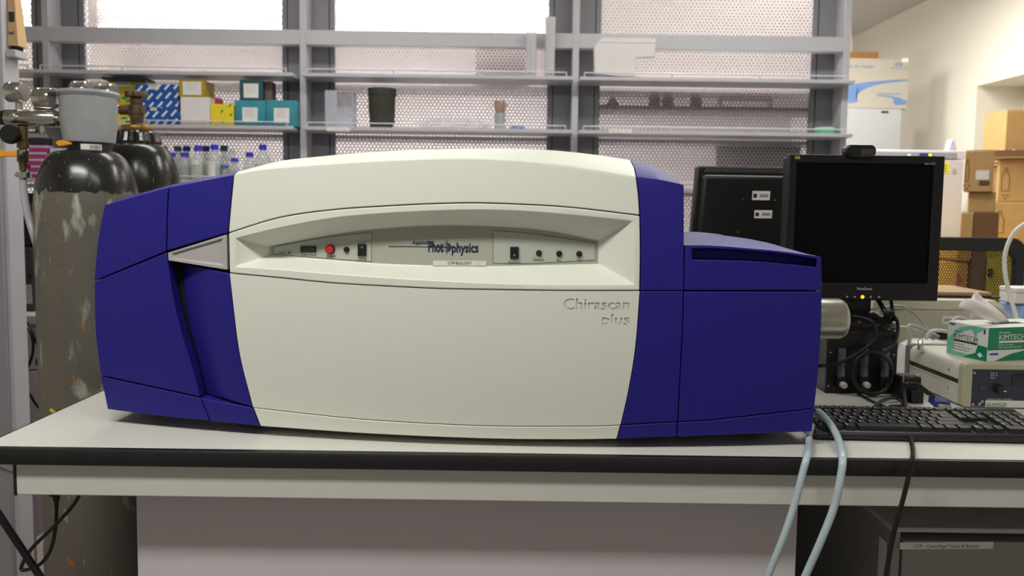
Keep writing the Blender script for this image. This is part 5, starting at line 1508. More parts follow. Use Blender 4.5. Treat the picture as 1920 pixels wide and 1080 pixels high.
obj('glass_body', LT([(0, 0), (0.029, 0.0), (0.032, 0.008), (0.016, h * 0.84), (0.016, h * 0.97), (0.02, h)], n=24, cap=False), BGL, t, smooth=True)

# ---------------------------------------------------------------- things on the middle bay
yb = 3.56
a, b_ = P(609, 169, yb - 0.03), P(661, 169, yb - 0.03)
CLR = mat('frosted_clear_plastic', rgb(206, 210, 222), 0.2, var=0.02, alpha=0.5)
t = thing('clear_tray', 'frosted clear plastic holder with cut-away front on the middle shelf', 'holder', (a.x, yb - 0.03, s1))
w, h = b_.x - a.x, a.z - s1
obj('back_wall', B((0, w, 0.09, 0.093, 0, h)), CLR, t)
obj('side_wall', B((0, 0.003, 0, 0.09, 0, h)), CLR, t); obj('side_wall', B((w - 0.003, w, 0, 0.09, 0, h)), CLR, t)
obj('front_wall', PR([(0.003, 0, 0), (w - 0.003, 0, 0), (w - 0.003, 0, h * 0.22), (w * 0.5, 0, h * 0.3), (w * 0.42, 0, h * 0.45), (w * 0.42, 0, h), (0.003, 0, h)], (0, 0.003, 0)), CLR, t)
obj('bottom', B((0, w, 0.003, 0.09, 0, 0.003)), CLR, t)
a, b_ = P(688, 165, yb), P(741, 165, yb)
cx = (a.x + b_.x) / 2; rt_, h = (b_.x - a.x) / 2, a.z - s1
BINM = mat('grey_green_bin', rgb(62, 64, 56), 0.5, var=0.05)
t = thing('waste_bin', 'dark grey-green ribbed waste bin on the middle shelf', 'bin', (cx, yb + 0.03, s1))
obj('bin_body', LT([(rt_ * 0.86, 0), (rt_ * 0.88, 0.004), (rt_ * 0.95, h * 0.9), (rt_ * 0.90, h * 0.9), (rt_ * 0.83, 0.008), (0, 0.008)], n=36), BINM, t, smooth=True)
obj('rim', LT([(rt_ * 0.97, h * 0.82), (rt_, h * 0.86), (rt_ * 1.03, h), (rt_ * 0.97, h), (rt_ * 0.94, h * 0.84)], n=36), BINM, t, smooth=True)
for i in range(22):
    a = math.radians(-170 + i * 160 / 21)
    obj('rib', R((rt_ * 0.915 * math.cos(a), rt_ * 0.915 * math.sin(a), h * 0.38), (rt_ * 0.955 * math.cos(a), rt_ * 0.955 * math.sin(a), h * 0.80), 0.0022, 6), BINM, t)
p = P(937, 212, yb); q = P(937, 186, yb)
t = thing('swab_cup', 'clear cup of wooden cotton swabs on the middle shelf', 'cup', (p.x, yb + 0.02, s1))
obj('cup_wall', LT([(0.022, 0), (0.026, p.z - s1), (0.0245, p.z - s1), (0.021, 0.003), (0, 0.003)], n=24), CLR, t, smooth=True)
for i in range(12):
    a = i * 2.4; r_ = 0.012 + 0.004 * (i % 3)
    obj('swab', R((0.006 * math.cos(a), 0.006 * math.sin(a), 0.004), (r_ * math.cos(a) * 1.6, r_ * math.sin(a) * 1.2, q.z - s1 - 0.006 * (i % 3)), 0.0022, 6, 0.004), mat('wood_swab', rgb(190, 160, 140), 0.7), t)
p = P(980, 230, yb)
t = thing('glove_bundle', 'small crumpled blue glove lying beside the swab cup', 'glove', (p.x - 0.02, yb + 0.02, s1))
bm = bmesh.new(); bmesh.ops.create_icosphere(bm, subdivisions=3, radius=1)
for v in bm.verts:
    k_ = 1 + 0.25 * math.sin(v.co.x * 5 + v.co.y * 7) * math.cos(v.co.z * 4)
    v.co = Vector((v.co.x * 0.035 * k_, v.co.y * 0.025 * k_, max(0, (v.co.z + 0.9) * 0.012 * k_)))
obj('glove', bm, mat('pale_blue_glove', rgb(160, 165, 205), 0.5), t, smooth=True)
p = P(850, 205, yb)
t = thing('plastic_bag', 'clear crumpled plastic bag lying on the middle shelf', 'bag', (p.x, yb + 0.03, s1))
bm = bmesh.new(); bmesh.ops.create_icosphere(bm, subdivisions=3, radius=1)
for v in bm.verts:
    k_ = 1 + 0.2 * math.sin(v.co.x * 9 + v.co.y * 6) * math.cos(v.co.z * 5 + v.co.x * 4)
    v.co = Vector((v.co.x * 0.16 * k_, v.co.y * 0.05 * k_, max(0, (v.co.z + 0.7) * 0.03 * k_)))
obj('film', bm, mat('clear_film', rgb(214, 204, 212), 0.15, alpha=0.25), t, smooth=True)
sA = ZA + 0.0005
TUBE = mat('milky_tube_plastic', rgb(226, 224, 228), 0.25, var=0.02, alpha=0.72)
for px0, px1, pt, lb in ((985, 1008, 62, 'shorter'), (1021, 1043, 33, 'taller')):
    a, b_ = P(px0, pt, YSH + 0.038), P(px1, pt, YSH + 0.038)
    r_ = (b_.x - a.x) / 2; h = a.z - sA
    t = thing('measuring_cylinder', 'milky plastic measuring cylinder, the %s of two on the upper shelf' % lb, 'measuring cylinder', ((a.x + b_.x) / 2, YSH + 0.038, sA))
    obj('tube_wall', LT([(0, 0.006), (r_ * 0.86, 0.006), (r_ * 0.9, h - 0.006), (r_, h), (r_ * 0.9, h), (r_ * 0.82, h - 0.01), (r_ * 0.78, 0.012), (0, 0.012)], n=24, cap=False), TUBE, t, smooth=True)
    obj('foot', LT([(r_ * 1.1, 0), (r_ * 1.1, 0.004), (r_ * 0.9, 0.007), (0, 0.007)], n=6), TUBE, t)
    bm = bmesh.new()
    for i in range(12):
        z = h * (0.1 + i * 0.065); quad(bm, (-0.008, -r_ * 0.9 - 0.0006, z), (0.006 if i % 3 else 0.012, -r_ * 0.9 - 0.0006, z), (0.006 if i % 3 else 0.012, -r_ * 0.9 - 0.0006, z + 0.003), (-0.008, -r_ * 0.9 - 0.0006, z + 0.003))
    obj('graduations', bm, mat('lilac_print', rgb(170, 176, 206), 0.5), t)
ysf = YSH + 0.022
FOAM = mat('white_foam', rgb(222, 216, 216), 0.75, var=0.02)
pts = [P(x, y, ysf) for x, y in ((1114, 86), (1130, 70), (1230, 72), (1228, 106), (1192, 108), (1191, 141), (1115, 139))]
zmin = min(p.z for p in pts)
for p in pts:
    if p.z < sA + 0.012: p.z = sA
t = thing('foam_box', 'white foam packing block with notched corner on the upper shelf', 'foam block', (pts[0].x, ysf, sA))
obj('foam_block', PR([p - Vector((pts[0].x, ysf, sA)) for p in pts], (0, 0.045, 0)), FOAM, t, bevel=0.003)
obj('lid_line', B((0.03, pts[2].x - pts[0].x - 0.004, -0.002, 0, pts[2].z - sA - 0.02, pts[2].z - sA - 0.014)), FOAM, t)
a, b_ = P(1530, 241, yb), P(1568, 241, yb)
t = thing('lidded_tub', 'small mint green plastic tub with lid on the end shelf', 'tub', ((a.x + b_.x) / 2, yb + 0.02, s1))
obj('tub_body', LT([(0.040, 0), (0.044, 0.022), (0.041, 0.022), (0.037, 0.003), (0, 0.003)], n=28), mat('mint_plastic', rgb(96, 196, 160), 0.4), t, smooth=True)
obj('tub_lid', LT([(0.046, 0.022), (0.046, 0.028), (0.042, 0.032), (0, 0.032)], n=28), mat('pale_mint_plastic', rgb(176, 216, 200), 0.4), t, smooth=True)
p = P(1402, 248, yb)
single('red_clip', LT([(0.006, 0), (0.007, 0.004), (0.005, 0.010), (0, 0.011)], n=14), mat('red_plastic', rgb(206, 70, 66), 0.4), 'small red stopper lying on the end bay shelf', 'stopper', loc=(p.x, yb, s1), smooth=True)

# ---------------------------------------------------------------- seen through the perforated panels
yz = 3.73
zR = P(1320, 203, yz).z
obj('shelf', B((UP[2] + hw, UP[3] - hw, YBK + 0.012, YE, zR - 0.018, zR)), STEELD, sh, world=True)
zR += 0.0005
PINK = mat('pink_media', rgb(176, 96, 112), 0.3)
for px, lb in ((1228, 'nearest the upright'), (1253, 'in the middle'), (1306, 'standing apart')):
    p = P(px, 176, yz + 0.05)
    h = p.z - zR
    t = thing('media_bottle', 'pink media bottle behind the perforated panel, ' + lb, 'bottle', (p.x, yz + 0.06, zR), 0, 'pink bottles behind the panel')
    obj('bottle_body', LT([(0.026, 0), (0.028, 0.004), (0.028, h * 0.7), (0.014, h * 0.84), (0, h * 0.84)], n=20), PINK, t, smooth=True)
    obj('cap', LT([(0.017, h * 0.84), (0.017, h), (0, h)], n=18), mat('rose_cap', rgb(190, 120, 130), 0.4), t, smooth=True)
p = P(1142, 190, yz + 0.05)
t = thing('tape_dispenser', 'dark tape dispenser behind the perforated panel', 'tape dispenser', (p.x, yz + 0.05, zR))
obj('dispenser_body', PR([(-0.05, 0, 0), (0.05, 0, 0), (0.045, 0, 0.014), (0.035, 0, 0.04), (0.01, 0, 0.022), (-0.045, 0, 0.016)], (0, 0.03, 0)), BLACK, t, bevel=0.003)
obj('tape_roll', R((0.015, -0.004, 0.032), (0.015, 0.034, 0.032), 0.018, 20), GREYP, t)
p = P(1400, 178, yz + 0.05)
t = thing('tube_rack', 'grey wire tube rack behind the perforated panel', 'rack', (p.x, yz + 0.05, zR))
for k_ in range(2):
    obj('rack_tier', B((-0.12, 0.12, 0.0, 0.07, 0.012 + k_ * 0.035, 0.016 + k_ * 0.035)), GREYP, t)
for sx in (-0.12, 0.116):
    obj('rack_side', B((sx, sx + 0.004, 0, 0.07, 0, 0.06)), GREYP, t)
a, b_ = P(1345, 271, yz + 0.08), P(1500, 338, yz + 0.08)
t = thing('dark_monitor', 'dark grey monitor behind the perforated panel of the end bay', 'monitor', ((a.x + b_.x) / 2, yz + 0.08, ZCc - 0.0195))
w = (b_.x - a.x) / 2; zz = ZCc - 0.0195
obj('back_cover', B((-w, w, 0, 0.03, b_.z - zz, a.z - zz)), mat('dark_grey_plastic', (0, 0, 0, 1)), t, bevel=0.006)
obj('stand_neck', B((-0.04, 0.04, 0.005, 0.025, 0.006, b_.z - zz)), BLACK, t); obj('stand_base', B((-0.1, 0.1, -0.02, 0.05, 0, 0.006)), BLACK, t, bevel=0.003)
a, b_ = P(892, 92, yz + 0.05), P(992, 135, yz + 0.05)
t = thing('brown_case', 'brownish carton behind the panel beside the measuring cylinders', 'box', ((a.x + b_.x) / 2, yz + 0.05, ZA - 0.0195))
w = (b_.x - a.x) / 2
obj('carton_body', B((-w, w, 0, 0.10, 0, a.z - ZA + 0.0165)), BRNC, t, bevel=0.003)
for s in (0, 1): obj('lid_flap', B((-w + 0.001, w - 0.001, 0.001 + s * 0.05, 0.049 + s * 0.05, a.z - ZA + 0.0165, a.z - ZA + 0.0195)), BRNC, t)

# ---------------------------------------------------------------- pink tip racks in the left end bay
MAG = mat('magenta_plastic', rgb(186, 52, 140), 0.4)
LILAC = mat('clear_lilac_lid', rgb(222, 206, 222), 0.25)
z = ZCc + 0.0005
yt = YSH + 0.014
x0_, x1_ = P(52, 300, yt).x, P(87, 300, yt).x
ht = (P(70, 272, yt).z - z) / 5
names = ['bottom of the stack', 'second from the stack bottom', 'middle of the stack', 'second from the stack top', 'top of the stack']
for i in range(5):
    dxx = 0.006 * math.sin(i * 2.1)
    t = thing('tip_rack', 'magenta pipette tip rack with pale lid, ' + names[i], 'tip rack', ((x0_ + x1_) / 2 + dxx, yt, z + i * ht), 0, 'stacked pipette tip racks')
    w = (x1_ - x0_) / 2
    obj('rack_base', B((-w, w, 0, 0.052, 0, ht * 0.55)), MAG, t, bevel=0.002)
    obj('rack_lid', B((-w + 0.002, w - 0.002, 0.002, 0.050, ht * 0.55, ht - 0.0005)), LILAC, t, bevel=0.003)
zz = z + 5 * ht + 0.0005
t = thing('tip_rack', 'dark tip rack with grey lid lying on the magenta racks', 'tip rack', ((x0_ + x1_) / 2, yt, zz), 0, 'stacked pipette tip racks')
obj('rack_base', B((-w, w, 0, 0.052, 0, 0.03)), mat('dark_purple_plastic', rgb(52, 30, 44), 0.4), t, bevel=0.002)
obj('rack_lid', B((-w + 0.002, w - 0.002, 0.002, 0.050, 0.03, 0.05)), GREYP, t, bevel=0.003)
xb0, xb1 = P(26, 320, yt).x, P(51, 320, yt).x
t = thing('reagent_pack', 'cream and magenta carton beside the stacked tip racks', 'box', ((xb0 + xb1) / 2, yt, z))
w = (xb1 - xb0) / 2
for i in range(2):
    obj('carton_body', B((-w, w, 0, 0.052, i * 0.055, i * 0.055 + 0.038)), mat('cream_carton', rgb(228, 226, 186), 0.6), t)
    obj('carton_base', B((-w, w, 0, 0.052, i * 0.055 + 0.038, i * 0.055 + 0.055)), MAG, t)

# ---------------------------------------------------------------- far right: refrigerator, freezer, cartons, chair
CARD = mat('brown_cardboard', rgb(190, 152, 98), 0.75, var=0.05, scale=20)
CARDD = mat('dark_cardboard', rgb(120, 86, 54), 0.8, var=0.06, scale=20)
CARDG = mat('greyish_cardboard', rgb(174, 167, 152), 0.75, var=0.03, scale=20)
TAPE = mat('tan_tape', rgb(206, 188, 150), 0.4)
FRW = mat('refrigerator_white', rgb(176, 176, 176), 0.35, var=0.01)
# white refrigerator
yr_ = 5.0
fx1, fz = P(1692, 206, yr_).x, P(1640, 203, yr_).z
fx0 = P(1540, 206, yr_).x
t = thing('refrigerator', 'tall white refrigerator beyond the shelving with carton on top', 'refrigerator', ((fx0 + fx1) / 2, yr_, 0))
w = (fx1 - fx0) / 2
obj('cabinet', B((-w, w, 0.04, 0.55, 0.05, fz)), FRW, t, bevel=0.006)
obj('door', B((-w, w, 0.0, 0.036, 0.08, fz - 0.002)), FRW, t, bevel=0.006)
obj('door_handle', B((-w + 0.03, -w + 0.06, -0.03, 0.0, fz - 0.8, fz - 0.4)), GREYP, t, bevel=0.004)
obj('brand_plate', B((w - 0.13, w - 0.085, -0.001, 0.0, fz - 0.03, fz - 0.015)), INK, t)
for sx in (-w + 0.04, w - 0.04):
    for sy in (0.08, 0.5): obj('foot', LT([(0.02, 0), (0.02, 0.05)], (sx, sy, 0), n=12), MATTE, t)
# printed carton on it
ya = yr_ + 0.02
a, b_ = P(1560, 108, ya), P(1706, 108, ya)
h = a.z - fz - 0.001
t = thing('printed_carton', 'pale carton printed with blue swooshes on the white refrigerator', 'box', (a.x, ya, fz + 0.0005))
w = b_.x - a.x
obj('carton_body', B((0, w, 0, 0.36, 0, h - 0.004)), CARDG, t, bevel=0.003)
for s in (0, 1): obj('lid_flap', B((0.002, w - 0.002, 0.002 + s * 0.18, 0.178 + s * 0.18, h - 0.004, h)), CARDG, t)
BSW = mat('blue_swoosh_print', rgb(98, 132, 180), 0.7)
def g2(px, py):
    p = P(px, py, ya - 0.001); return Vector((p.x - a.x, -0.0012, p.z - fz))
def band(top, bot):
    bm = bmesh.new(); tt, bb = spline([g2(*q) for q in top], 5), spline([g2(*q) for q in bot], 5)
    v0 = [bm.verts.new(p) for p in tt]; v1 = [bm.verts.new(p) for p in bb]
    for i in range(min(len(v0), len(v1)) - 1): bm.faces.new((v0[i], v0[i + 1], v1[i + 1], v1[i]))
    obj('printed_swoosh', bm, BSW, t)
band([(1564, 178), (1588, 162), (1620, 155), (1660, 151), (1703, 149)], [(1564, 192), (1606, 192), (1606, 178), (1640, 160), (1703, 151)])
band([(1643, 179), (1668, 180), (1688, 184), (1701, 190)], [(1643, 180), (1672, 184), (1678, 196), (1700, 196)])
def gl(s, x0, x1, y, hh):
    o, e = g2(x0, y), g2(x1, y + (x1 - x0) * 0.012); obj('lettering', letter(bmesh.new(), s, o, e - o, (0, 0, hh)), BSW, t)
gl('Power for Health', 1578, 1638, 127, 0.020); gl('www.gbo.com', 1643, 1688, 178, 0.020); gl('greiner bio-one', 1670, 1703, 129, 0.011)
bm = bmesh.new(); c = g2(1685, 121)
for i in range(20):
    a0, a1 = 2 * math.pi * i / 20, 2 * math.pi * (i + 1) / 20
    quad(bm, *[(c.x + r_ * math.cos(q) * 2, c.y, c.z + r_ * math.sin(q)) for r_, q in ((0.011, a0), (0.011, a1), (0.006, a1), (0.006, a0))])
obj('printed_mark', bm, BSW, t)
p = g2(1700, 113); obj('corner_sticker', B((p.x - 0.03, p.x + 0.012, -0.0014, -0.0006, p.z - 0.012, p.z + 0.012)), WHITEP, t)
zt_ = fz + h + 0.001
a2, b2_ = P(1540, 96, ya), P(1650, 96, ya)
t = thing('flat_carton', 'flat brown carton lying on the printed carton', 'box', (a2.x, ya + 0.02, zt_))
ho = P(1620, 96, ya).z - zt_
obj('carton_body', B((0, b2_.x - a2.x, 0, 0.25, 0, ho - 0.002)), mat('orange_brown_carton', rgb(150, 102, 48), 0.7), t, bevel=0.002)
for s in (0, 1): obj('lid_flap', B((0.002, b2_.x - a2.x - 0.002, s * 0.125 + 0.001, 0.124 + s * 0.125, ho - 0.002, ho)), mat('orange_brown_carton', (0, 0, 0, 1)), t)
zt_ += ho + 0.0005
a3, b3 = P(1560, 40, ya), P(1602, 90, ya)
t = thing('upright_carton', 'pale upright carton on the flat brown carton beside the shelving', 'box', (a3.x, ya + 0.03, zt_))
ht_ = P(1600, 42, ya).z - zt_; w = b3.x - a3.x
bm = PR([(0, 0, 0), (w + 0.004, 0, 0), (w - 0.012, 0, ht_), (0, 0, ht_)], (0, 0.18, 0))
obj('carton_body', bm, CARDG, t, bevel=0.002)
obj('lettering', letter(bmesh.new(), 'LAS', (w - 0.06, -0.001, 0.035), (0.05, 0, 0), (0, 0, 0.014)), INK, t)
# freezer with control strip
yz_ = 4.25
a, b_ = P(1560, 284, yz_), P(1810, 284, yz_)
t = thing('freezer', 'white upright freezer with grey control strip and yellow notice', 'freezer', (a.x, yz_, 0))
w, h = b_.x - a.x, P(1700, 281, yz_).z
FZ = mat('freezer_white', rgb(206, 206, 218), 0.3, var=0.01)
h1 = h - 17.5 * yz_ / 1500
obj('cabinet', B((0, w, 0.04, 0.5, 0.05, h)), FZ, t, bevel=0.006)
obj('control_head', B((0, w, 0.0, 0.04, h1 + 0.003, h)), FZ, t, bevel=0.004)
obj('control_strip', B((0.02, w - 0.045, -0.003, 0.0, h1 + 0.008, h - 0.012)), mat('grey_strip', rgb(150, 152, 164), 0.4), t)
def z3(px, py): p = P(px, py, yz_); return Vector((p.x - a.x, -0.004, p.z))
p = z3(1736, 291); obj('display', B((p.x - 0.035, p.x + 0.035, -0.005, -0.003, p.z - 0.010, p.z + 0.010)), mat('blue_display', rgb(30, 50, 120), 0.3), t)
p = z3(1743, 291); obj('display_light', B((p.x - 0.008, p.x + 0.010, -0.0058, -0.005, p.z - 0.007, p.z + 0.007)), mat('lime_display', rgb(200, 230, 40), 0.3, emit=0.8), t)
p = z3(1704, 291); obj('switch', B((p.x - 0.008, p.x + 0.008, -0.007, -0.003, p.z - 0.006, p.z + 0.006)), WHITEP, t)
dr = obj('door', B((0, w - 0.004, -0.002, 0.036, 0.08, h1)), FZ, t, bevel=0.005)
q0, q1 = z3(1755, 324), z3(1780, 304)
no = obj('notice', B((q0.x, q1.x, -0.0032, -0.002, q0.z, q1.z)), mat('yellow_paper', rgb(226, 224, 40), 0.6), dr)
bm = bmesh.new()
for i in range(3): quad(bm, *[(q0.x + u, -0.0036, q0.z + v + i * 0.014) for u, v in ((0.01, 0.008), (0.055, 0.008), (0.055, 0.012), (0.01, 0.012))])
obj('lettering', bm, INK, no)
p = z3(1789, 321); obj('sticker', B((p.x - 0.011, p.x + 0.011, -0.0032, -0.002, p.z - 0.013, p.z + 0.013)), GREYP, dr)
obj('door_handle', B((w - 0.03, w - 0.01, -0.03, -0.002, h1 - 0.75, h1 - 0.45)), GREYP, dr, bevel=0.004)
bm = PR([(P(1788, 283, yz_).x - a.x, 0.05, h), (P(1804, 283, yz_).x - a.x, 0.05, h), (P(1801, 262, yz_).x - a.x, 0.05, P(1801, 264, yz_).z), (P(1796, 258, yz_).x - a.x, 0.05, P(1796, 259, yz_).z), (P(1793, 262, yz_).x - a.x, 0.05, P(1793, 264, yz_).z)], (0, 0.05, 0))
obj('hinge_cap', bm, mat('lilac_grey_plastic', rgb(176, 176, 192), 0.4), t, bevel=0.004)
for sx in (0.06, w - 0.06):
    for sy in (0.08, 0.44): obj('foot', LT([(0.02, 0), (0.02, 0.05)], (sx, sy, 0), n=12), MATTE, t)

yy_ = 3.55
ZCAB = P(1850, 462, yy_).z
# yellow cabinet and trolley seen through the mesh
YLW = mat('yellow_enamel', rgb(206, 178, 20), 0.4, var=0.05)
a, b_ = P(1852, 462, yy_), P(1975, 462, yy_); a.z = ZCAB - 0.0005
t = thing('safety_cabinet', 'yellow enamel safety cabinet with dark latch behind the mesh chair', 'cabinet', (a.x, yy_, 0))
obj('cabinet_body', B((0, b_.x - a.x, 0.02, 0.62, 0.05, a.z)), YLW, t, bevel=0.006)
obj('door', B((0.004, b_.x - a.x - 0.004, 0.0, 0.02, 0.07, a.z - 0.05)), YLW, t, bevel=0.004)
p = P(1855, 511, yy_); obj('latch', B((0.006, 0.02, -0.02, 0.0, p.z - 0.02, p.z + 0.02)), BLACK, t, bevel=0.003)
obj('plinth', B((0.01, b_.x - a.x - 0.01, 0.03, 0.60, 0, 0.05)), BLACK, t)
a, b_ = P(1796, 466, yy_), P(1819, 466, yy_); a.z = ZCAB - 0.0005
t = thing('yellow_bin', 'tall yellow waste bin with red notice behind the mesh chair', 'bin', (a.x, yy_, 0))
w = b_.x - a.x
obj('bin_body', B((0, w, 0, 0.3, 0.02, a.z - 0.07)), mat('orange_yellow_plastic', rgb(206, 150, 24), 0.45), t, bevel=0.01)
obj('bin_lid', B((-0.005, w + 0.005, -0.01, 0.31, a.z - 0.068, a.z)), mat('orange_yellow_plastic', (0, 0, 0, 1)), t, bevel=0.01)
p = P(1796, 525, yy_); obj('warning_mark', PR([(0.002, -0.001, p.z - 0.04), (0.03, -0.001, p.z), (0.002, -0.001, p.z + 0.04)], (0, -0.001, 0)), mat('red_plastic', (0, 0, 0, 1)), t)
for x in (0.02, w - 0.05): obj('foot', B((x, x + 0.03, 0.02, 0.28, 0, 0.02)), BLACK, t)
a, b_ = P(1823, 466, yy_), P(1850, 466, yy_); a.z = ZCAB - 0.0005
t = thing('brown_cabinet', 'narrow dark brown cabinet between the yellow bin and cabinet', 'cabinet', (a.x, yy_, 0))
w = b_.x - a.x
obj('cabinet_body', B((0, w, 0.015, 0.3, 0.0, a.z)), CARDD, t, bevel=0.003); obj('door', B((0.002, w - 0.002, 0, 0.015, 0.04, a.z - 0.01)), CARDD, t, bevel=0.002)
# cardboard cartons by the niche (front corner px, rotation, size)
def bigbox(label, pxl, pxr, pyt, pyb, y, depth, rz=0.0, m=CARD, zb=None, group='cardboard cartons by the wall niche', print_=True, tilt=0.0, mside=None):
    a, b_ = P(pxl, (pyt + pyb) / 2, y), P(pxr, (pyt + pyb) / 2, y)
    z1 = P((pxl + pxr) / 2, pyt, y).z
    z0 = P((pxl + pxr) / 2, pyb, y).z if zb is None else zb
    w, h = b_.x - a.x, z1 - z0
    if rz:
        kx = (pxr - 960) / 1500; w = (kx * y - a.x) / (math.cos(rz) - kx * math.sin(rz))
    t = thing('cardboard_carton', label, 'box', (a.x, y, z0), rz, group)
    obj('carton_body', B((0, w, 0, depth, 0, h - 0.004)), m, t, bevel=0.003)
    for s in (0, 1): obj('lid_flap', B((0.002, w - 0.002, 0.002 + s * depth / 2, depth / 2 - 0.002 + s * depth / 2, h - 0.004, h)), m, t)
    if print_:
        bm = bmesh.new()
        # printed outline of a bottle and a recycling mark
        ol = [(0.05, 0.25), (0.05, 0.6), (0.09, 0.68), (0.09, 0.78), (0.13, 0.78), (0.13, 0.68), (0.17, 0.6), (0.17, 0.25)]
        ol = [(u * w, v * h) for u, v in ol]
        for (x0, z0_), (x1, z1_) in zip(ol, ol[1:] + ol[:1]):
            d_ = Vector((x1 - x0, 0, z1_ - z0_)); n_ = d_.cross(Vector((0, 1, 0))).normalized() * 0.0016; o_ = Vector((x0, -0.001, z0_))
            quad(bm, o_ - n_, o_ + d_ - n_, o_ + d_ + n_, o_ + n_)
        c = Vector((w * 0.12, -0.001, h * 0.12))
        for i in range(3):
            an = i * 2.1; quad(bm, *[c + Vector((0.014 * math.cos(an + q), 0, 0.014 * math.sin(an + q))) for q in (0, 0.9)], *[c + Vector((0.007 * math.cos(an + q), 0, 0.007 * math.sin(an + q))) for q in (0.9, 0)])
        for i in range(10): quad(bm, *[(w * (0.55 + i * 0.035) + u, -0.001, h * 0.14 + v) for u, v in ((0, 0), (0.006, 0), (0.006, 0.022), (0, 0.022))])
        obj('printed_marks', bm, CARDD, t)['kind'] = 'stuff'
    return t, z0 + h + 0.0005
yq_ = 3.90
RZ = math.radians(-29)
_, zq1 = bigbox('brown carton with printed bottle outline at the bottom of the front stack', 1858, 1990, 379, 520, yq_, 0.26, rz=RZ, zb=ZCAB)
_, zq2 = bigbox('brown carton with printed bottle outline standing on another by the niche', 1872, 1990, 298, 379, yq_, 0.25, rz=RZ, zb=zq1)
t = thing('open_carton_tray', 'shallow open brown carton of wrapped packs on the front stack', 'box', (P(1855, 290, yq_).x, yq_ - 0.02, zq2), RZ)
w = 0.31; hh = P(1900, 283, yq_).z - zq2
obj('tray_base', B((0, w, 0, 0.27, 0, 0.004)), CARD, t)
for q in ((0, w, 0, 0.004, 0.004, hh), (0, w, 0.266, 0.27, 0.004, hh), (0, 0.004, 0.004, 0.266, 0.004, hh), (w - 0.004, w, 0.004, 0.266, 0.004, hh)): obj('tray_wall', B(q), CARDD, t)
for i in range(5):
    c_ = (0.05 + i * 0.05, 0.08 + 0.03 * (i % 2), 0.0)
    bm = bmesh.new(); bmesh.ops.create_icosphere(bm, subdivisions=2, radius=1)
    for v in bm.verts: v.co = Vector((c_[0] + zq2 * 0 + v.co.x * 0.023, c_[1] + v.co.y * 0.06, hh * 0.75 + v.co.z * 0.018 * (1 + 0.3 * math.sin(9 * v.co.x + 5 * v.co.y))))
    single('foil_pack', bm, mat('foil_wrap', rgb(206, 190, 186), 0.35, 0.2, var=0.4, scale=60), ['silvery wrapped pack at the left end of the open carton tray', 'silvery wrapped pack second in the open carton tray', 'silvery wrapped pack in the middle of the open carton tray', 'silvery wrapped pack fourth in the open carton tray', 'silvery wrapped pack at the wall end of the open carton tray'][i], 'pack', 'wrapped packs in the tray', loc=t.location, rz=RZ, smooth=True)
yk_ = 3.58
_, zk1 = bigbox('brown carton with printed flask on its shaded side beside the freezer', 1799, 1822, 398, 520, yk_, 0.2, rz=RZ, zb=ZCAB, print_=False)
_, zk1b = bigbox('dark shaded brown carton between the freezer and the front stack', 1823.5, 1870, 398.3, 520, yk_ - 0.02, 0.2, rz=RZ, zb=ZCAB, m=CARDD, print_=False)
_, zk2 = bigbox('small brown carton tilted slightly on the cartons beside the freezer', 1815, 1862, 360, 398, yk_, 0.2, rz=RZ, zb=max(zk1, zk1b), print_=False)
_, zk3 = bigbox('square brown carton with white label on the small carton', 1808, 1853, 282, 361, yk_ - 0.02, 0.2, rz=RZ * 1.1, zb=zk2)
t = _
p0, p1 = P(1825, 337, yk_ - 0.022), P(1844, 320, yk_ - 0.022)
obj('shipping_label', B((0.045, 0.095, -0.0016, 0, p0.z - zk2, p1.z - zk2)), WHITEP, t)
bigbox('brown carton half filling the niche shelf space above the tray', 1886, 1960, 206, 285, 4.18, 0.2, zb=zq2, m=CARD, print_=False)
bigbox('tall plain brown carton behind the front stack carrying the niche carton', 1888, 1960, 308, 520, 4.18, 0.2, zb=0.0, print_=False)
# mesh office chair behind the bench
yh = 2.95
MESH = bpy.data.materials.new('black_chair_mesh'); MESH.use_nodes = True
N_, L_n = MESH.node_tree.nodes, MESH.node_tree.links
tcn = N_.new('ShaderNodeTexCoord')
def dg(ax, az):
    d = N_.new('ShaderNodeVectorMath'); d.operation = 'DOT_PRODUCT'; d.inputs[1].default_value = (ax, 0, az); L_n.new(tcn.outputs['Object'], d.inputs[0])
    f = N_.new('ShaderNodeMath'); f.operation = 'FRACT'; L_n.new(d.outputs['Value'], f.inputs[0])
    l = N_.new('ShaderNodeMath'); l.operation = 'LESS_THAN'; L_n.new(f.outputs[0], l.inputs[0]); l.inputs[1].default_value = 0.40; return l.outputs[0]
mxx = N_.new('ShaderNodeMath'); mxx.operation = 'MAXIMUM'; L_n.new(dg(105, 52), mxx.inputs[0]); L_n.new(dg(105, -52), mxx.inputs[1])
pb = N_['Principled BSDF']; pb.inputs['Base Color'].default_value = rgb(30, 29, 28); pb.inputs['Roughness'].default_value = 0.6
L_n.new(mxx.outputs[0], pb.inputs['Alpha'])
ca, cb2 = P(1560, 445, yh), P(1926, 445, yh)
ct = P(1800, 445, yh).z; cbm = P(1800, 660, yh).z
cxm = (ca.x + cb2.x) / 2; cw = cb2.x - ca.x
ch = thing('office_chair', 'black office chair with mesh backrest beyond the bench', 'chair', (cxm, yh, 0))
bm = bmesh.new()
oo = rrect(cw, ct - cbm, 0.05, 6); ii = rrect(cw - 0.07, ct - cbm - 0.10, 0.05, 6)
A = [[bm.verts.new((x, y, (ct + cbm) / 2 + z)) for x, z in q] for q, y in ((oo, 0.0), (ii, 0.0), (ii, 0.03), (oo, 0.03))]
for q, r_ in zip(A, A[1:] + A[:1]):
    for i in range(len(oo)): bm.faces.new((q[i], q[(i + 1) % len(oo)], r_[(i + 1) % len(oo)], r_[i]))
obj('back_frame', bm, BLACK, ch, bevel=0.004)
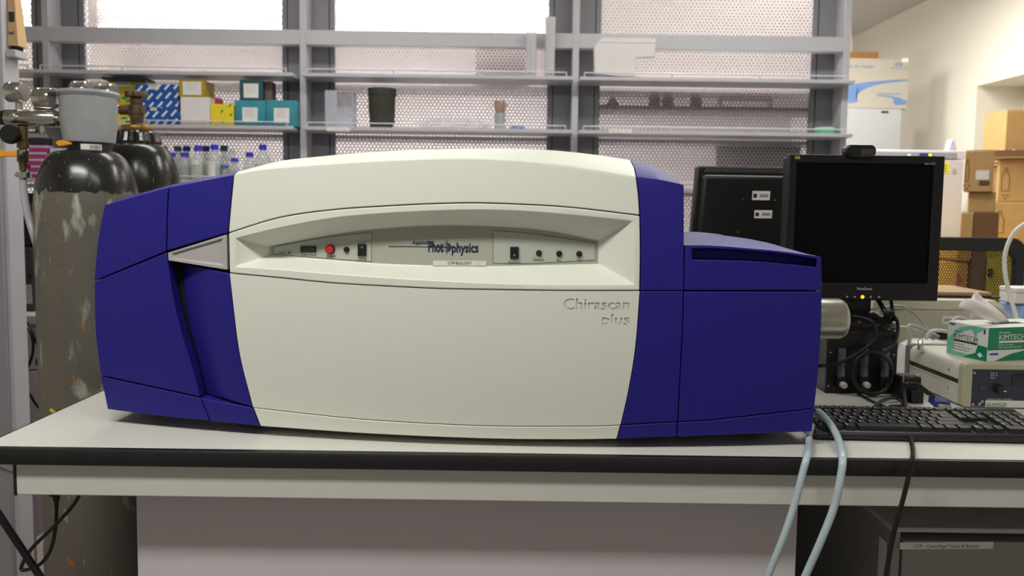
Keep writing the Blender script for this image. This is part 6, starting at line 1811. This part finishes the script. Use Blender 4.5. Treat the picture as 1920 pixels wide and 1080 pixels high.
bm = bmesh.new(); quad(bm, *[(x, 0.015, z) for x, z in ((-cw / 2 + 0.03, cbm + 0.04), (cw / 2 - 0.03, cbm + 0.04), (cw / 2 - 0.03, ct - 0.04), (-cw / 2 + 0.03, ct - 0.04))])
obj('mesh_back', bm, MESH, ch)
obj('back_spine', T([(0, 0.03, cbm + 0.05), (0, 0.06, 0.62), (0, 0.10, 0.46), (0, 0.2, 0.42)], 0.025, 10), BLACK, ch, smooth=True)
obj('seat', PR([(x, -0.02 + 0.28 + y, 0.43) for x, y in rrect(0.5, 0.48, 0.08, 5)], (0, 0, 0.07)), MATTE, ch, bevel=0.015, seg=3)
obj('gas_lift', R((0, 0.26, 0.09), (0, 0.26, 0.43), 0.025, 14), BLACK, ch, smooth=True)
for i in range(5):
    a = i * 2 * math.pi / 5 + 0.3
    lg = obj('leg', R((0, 0.26, 0.10), (0.28 * math.cos(a), 0.26 + 0.28 * math.sin(a), 0.07), 0.02, 10, 0.014), BLACK, ch, smooth=True)
    obj('castor', R((0.28 * math.cos(a) - 0.012, 0.26 + 0.28 * math.sin(a), 0.028), (0.28 * math.cos(a) + 0.012, 0.26 + 0.28 * math.sin(a), 0.028), 0.028, 14), BLACK, lg)
# blue and white box at the bench end
yx = 2.30
a, b_ = P(1880, 575, yx), P(1960, 612, yx)
t = thing('blue_box', 'pale blue plastic box at the bench end behind the tissue box', 'box', (a.x + 0.03, yx, BT))
bh = P(1910, 574, yx).z - BT
bm = PR([(0.0, 0, 0), (0.14, 0, 0), (0.14, 0, bh), (0.03, 0, bh)], (0, 0.12, 0)); obj('box_body', bm, mat('pale_blue_plastic', rgb(138, 164, 214), 0.45), t, bevel=0.004)
obj('box_lid', B((0.036, 0.14, 0.004, 0.116, bh, bh + 0.006)), mat('pale_blue_plastic', (0, 0, 0, 1)), t, bevel=0.002)
zz = BT + bh + 0.0065
t2x = thing('white_carton', 'small white carton with lid standing on the pale blue box', 'box', (P(1908, 570, yx).x, yx + 0.01, zz))
hh = P(1910, 541, yx).z - zz
obj('carton_body', B((0, 0.1, 0, 0.08, 0, hh * 0.68)), WHC, t2x, bevel=0.002); obj('carton_lid', B((-0.001, 0.1, -0.001, 0.081, hh * 0.70, hh)), WHC, t2x, bevel=0.002)
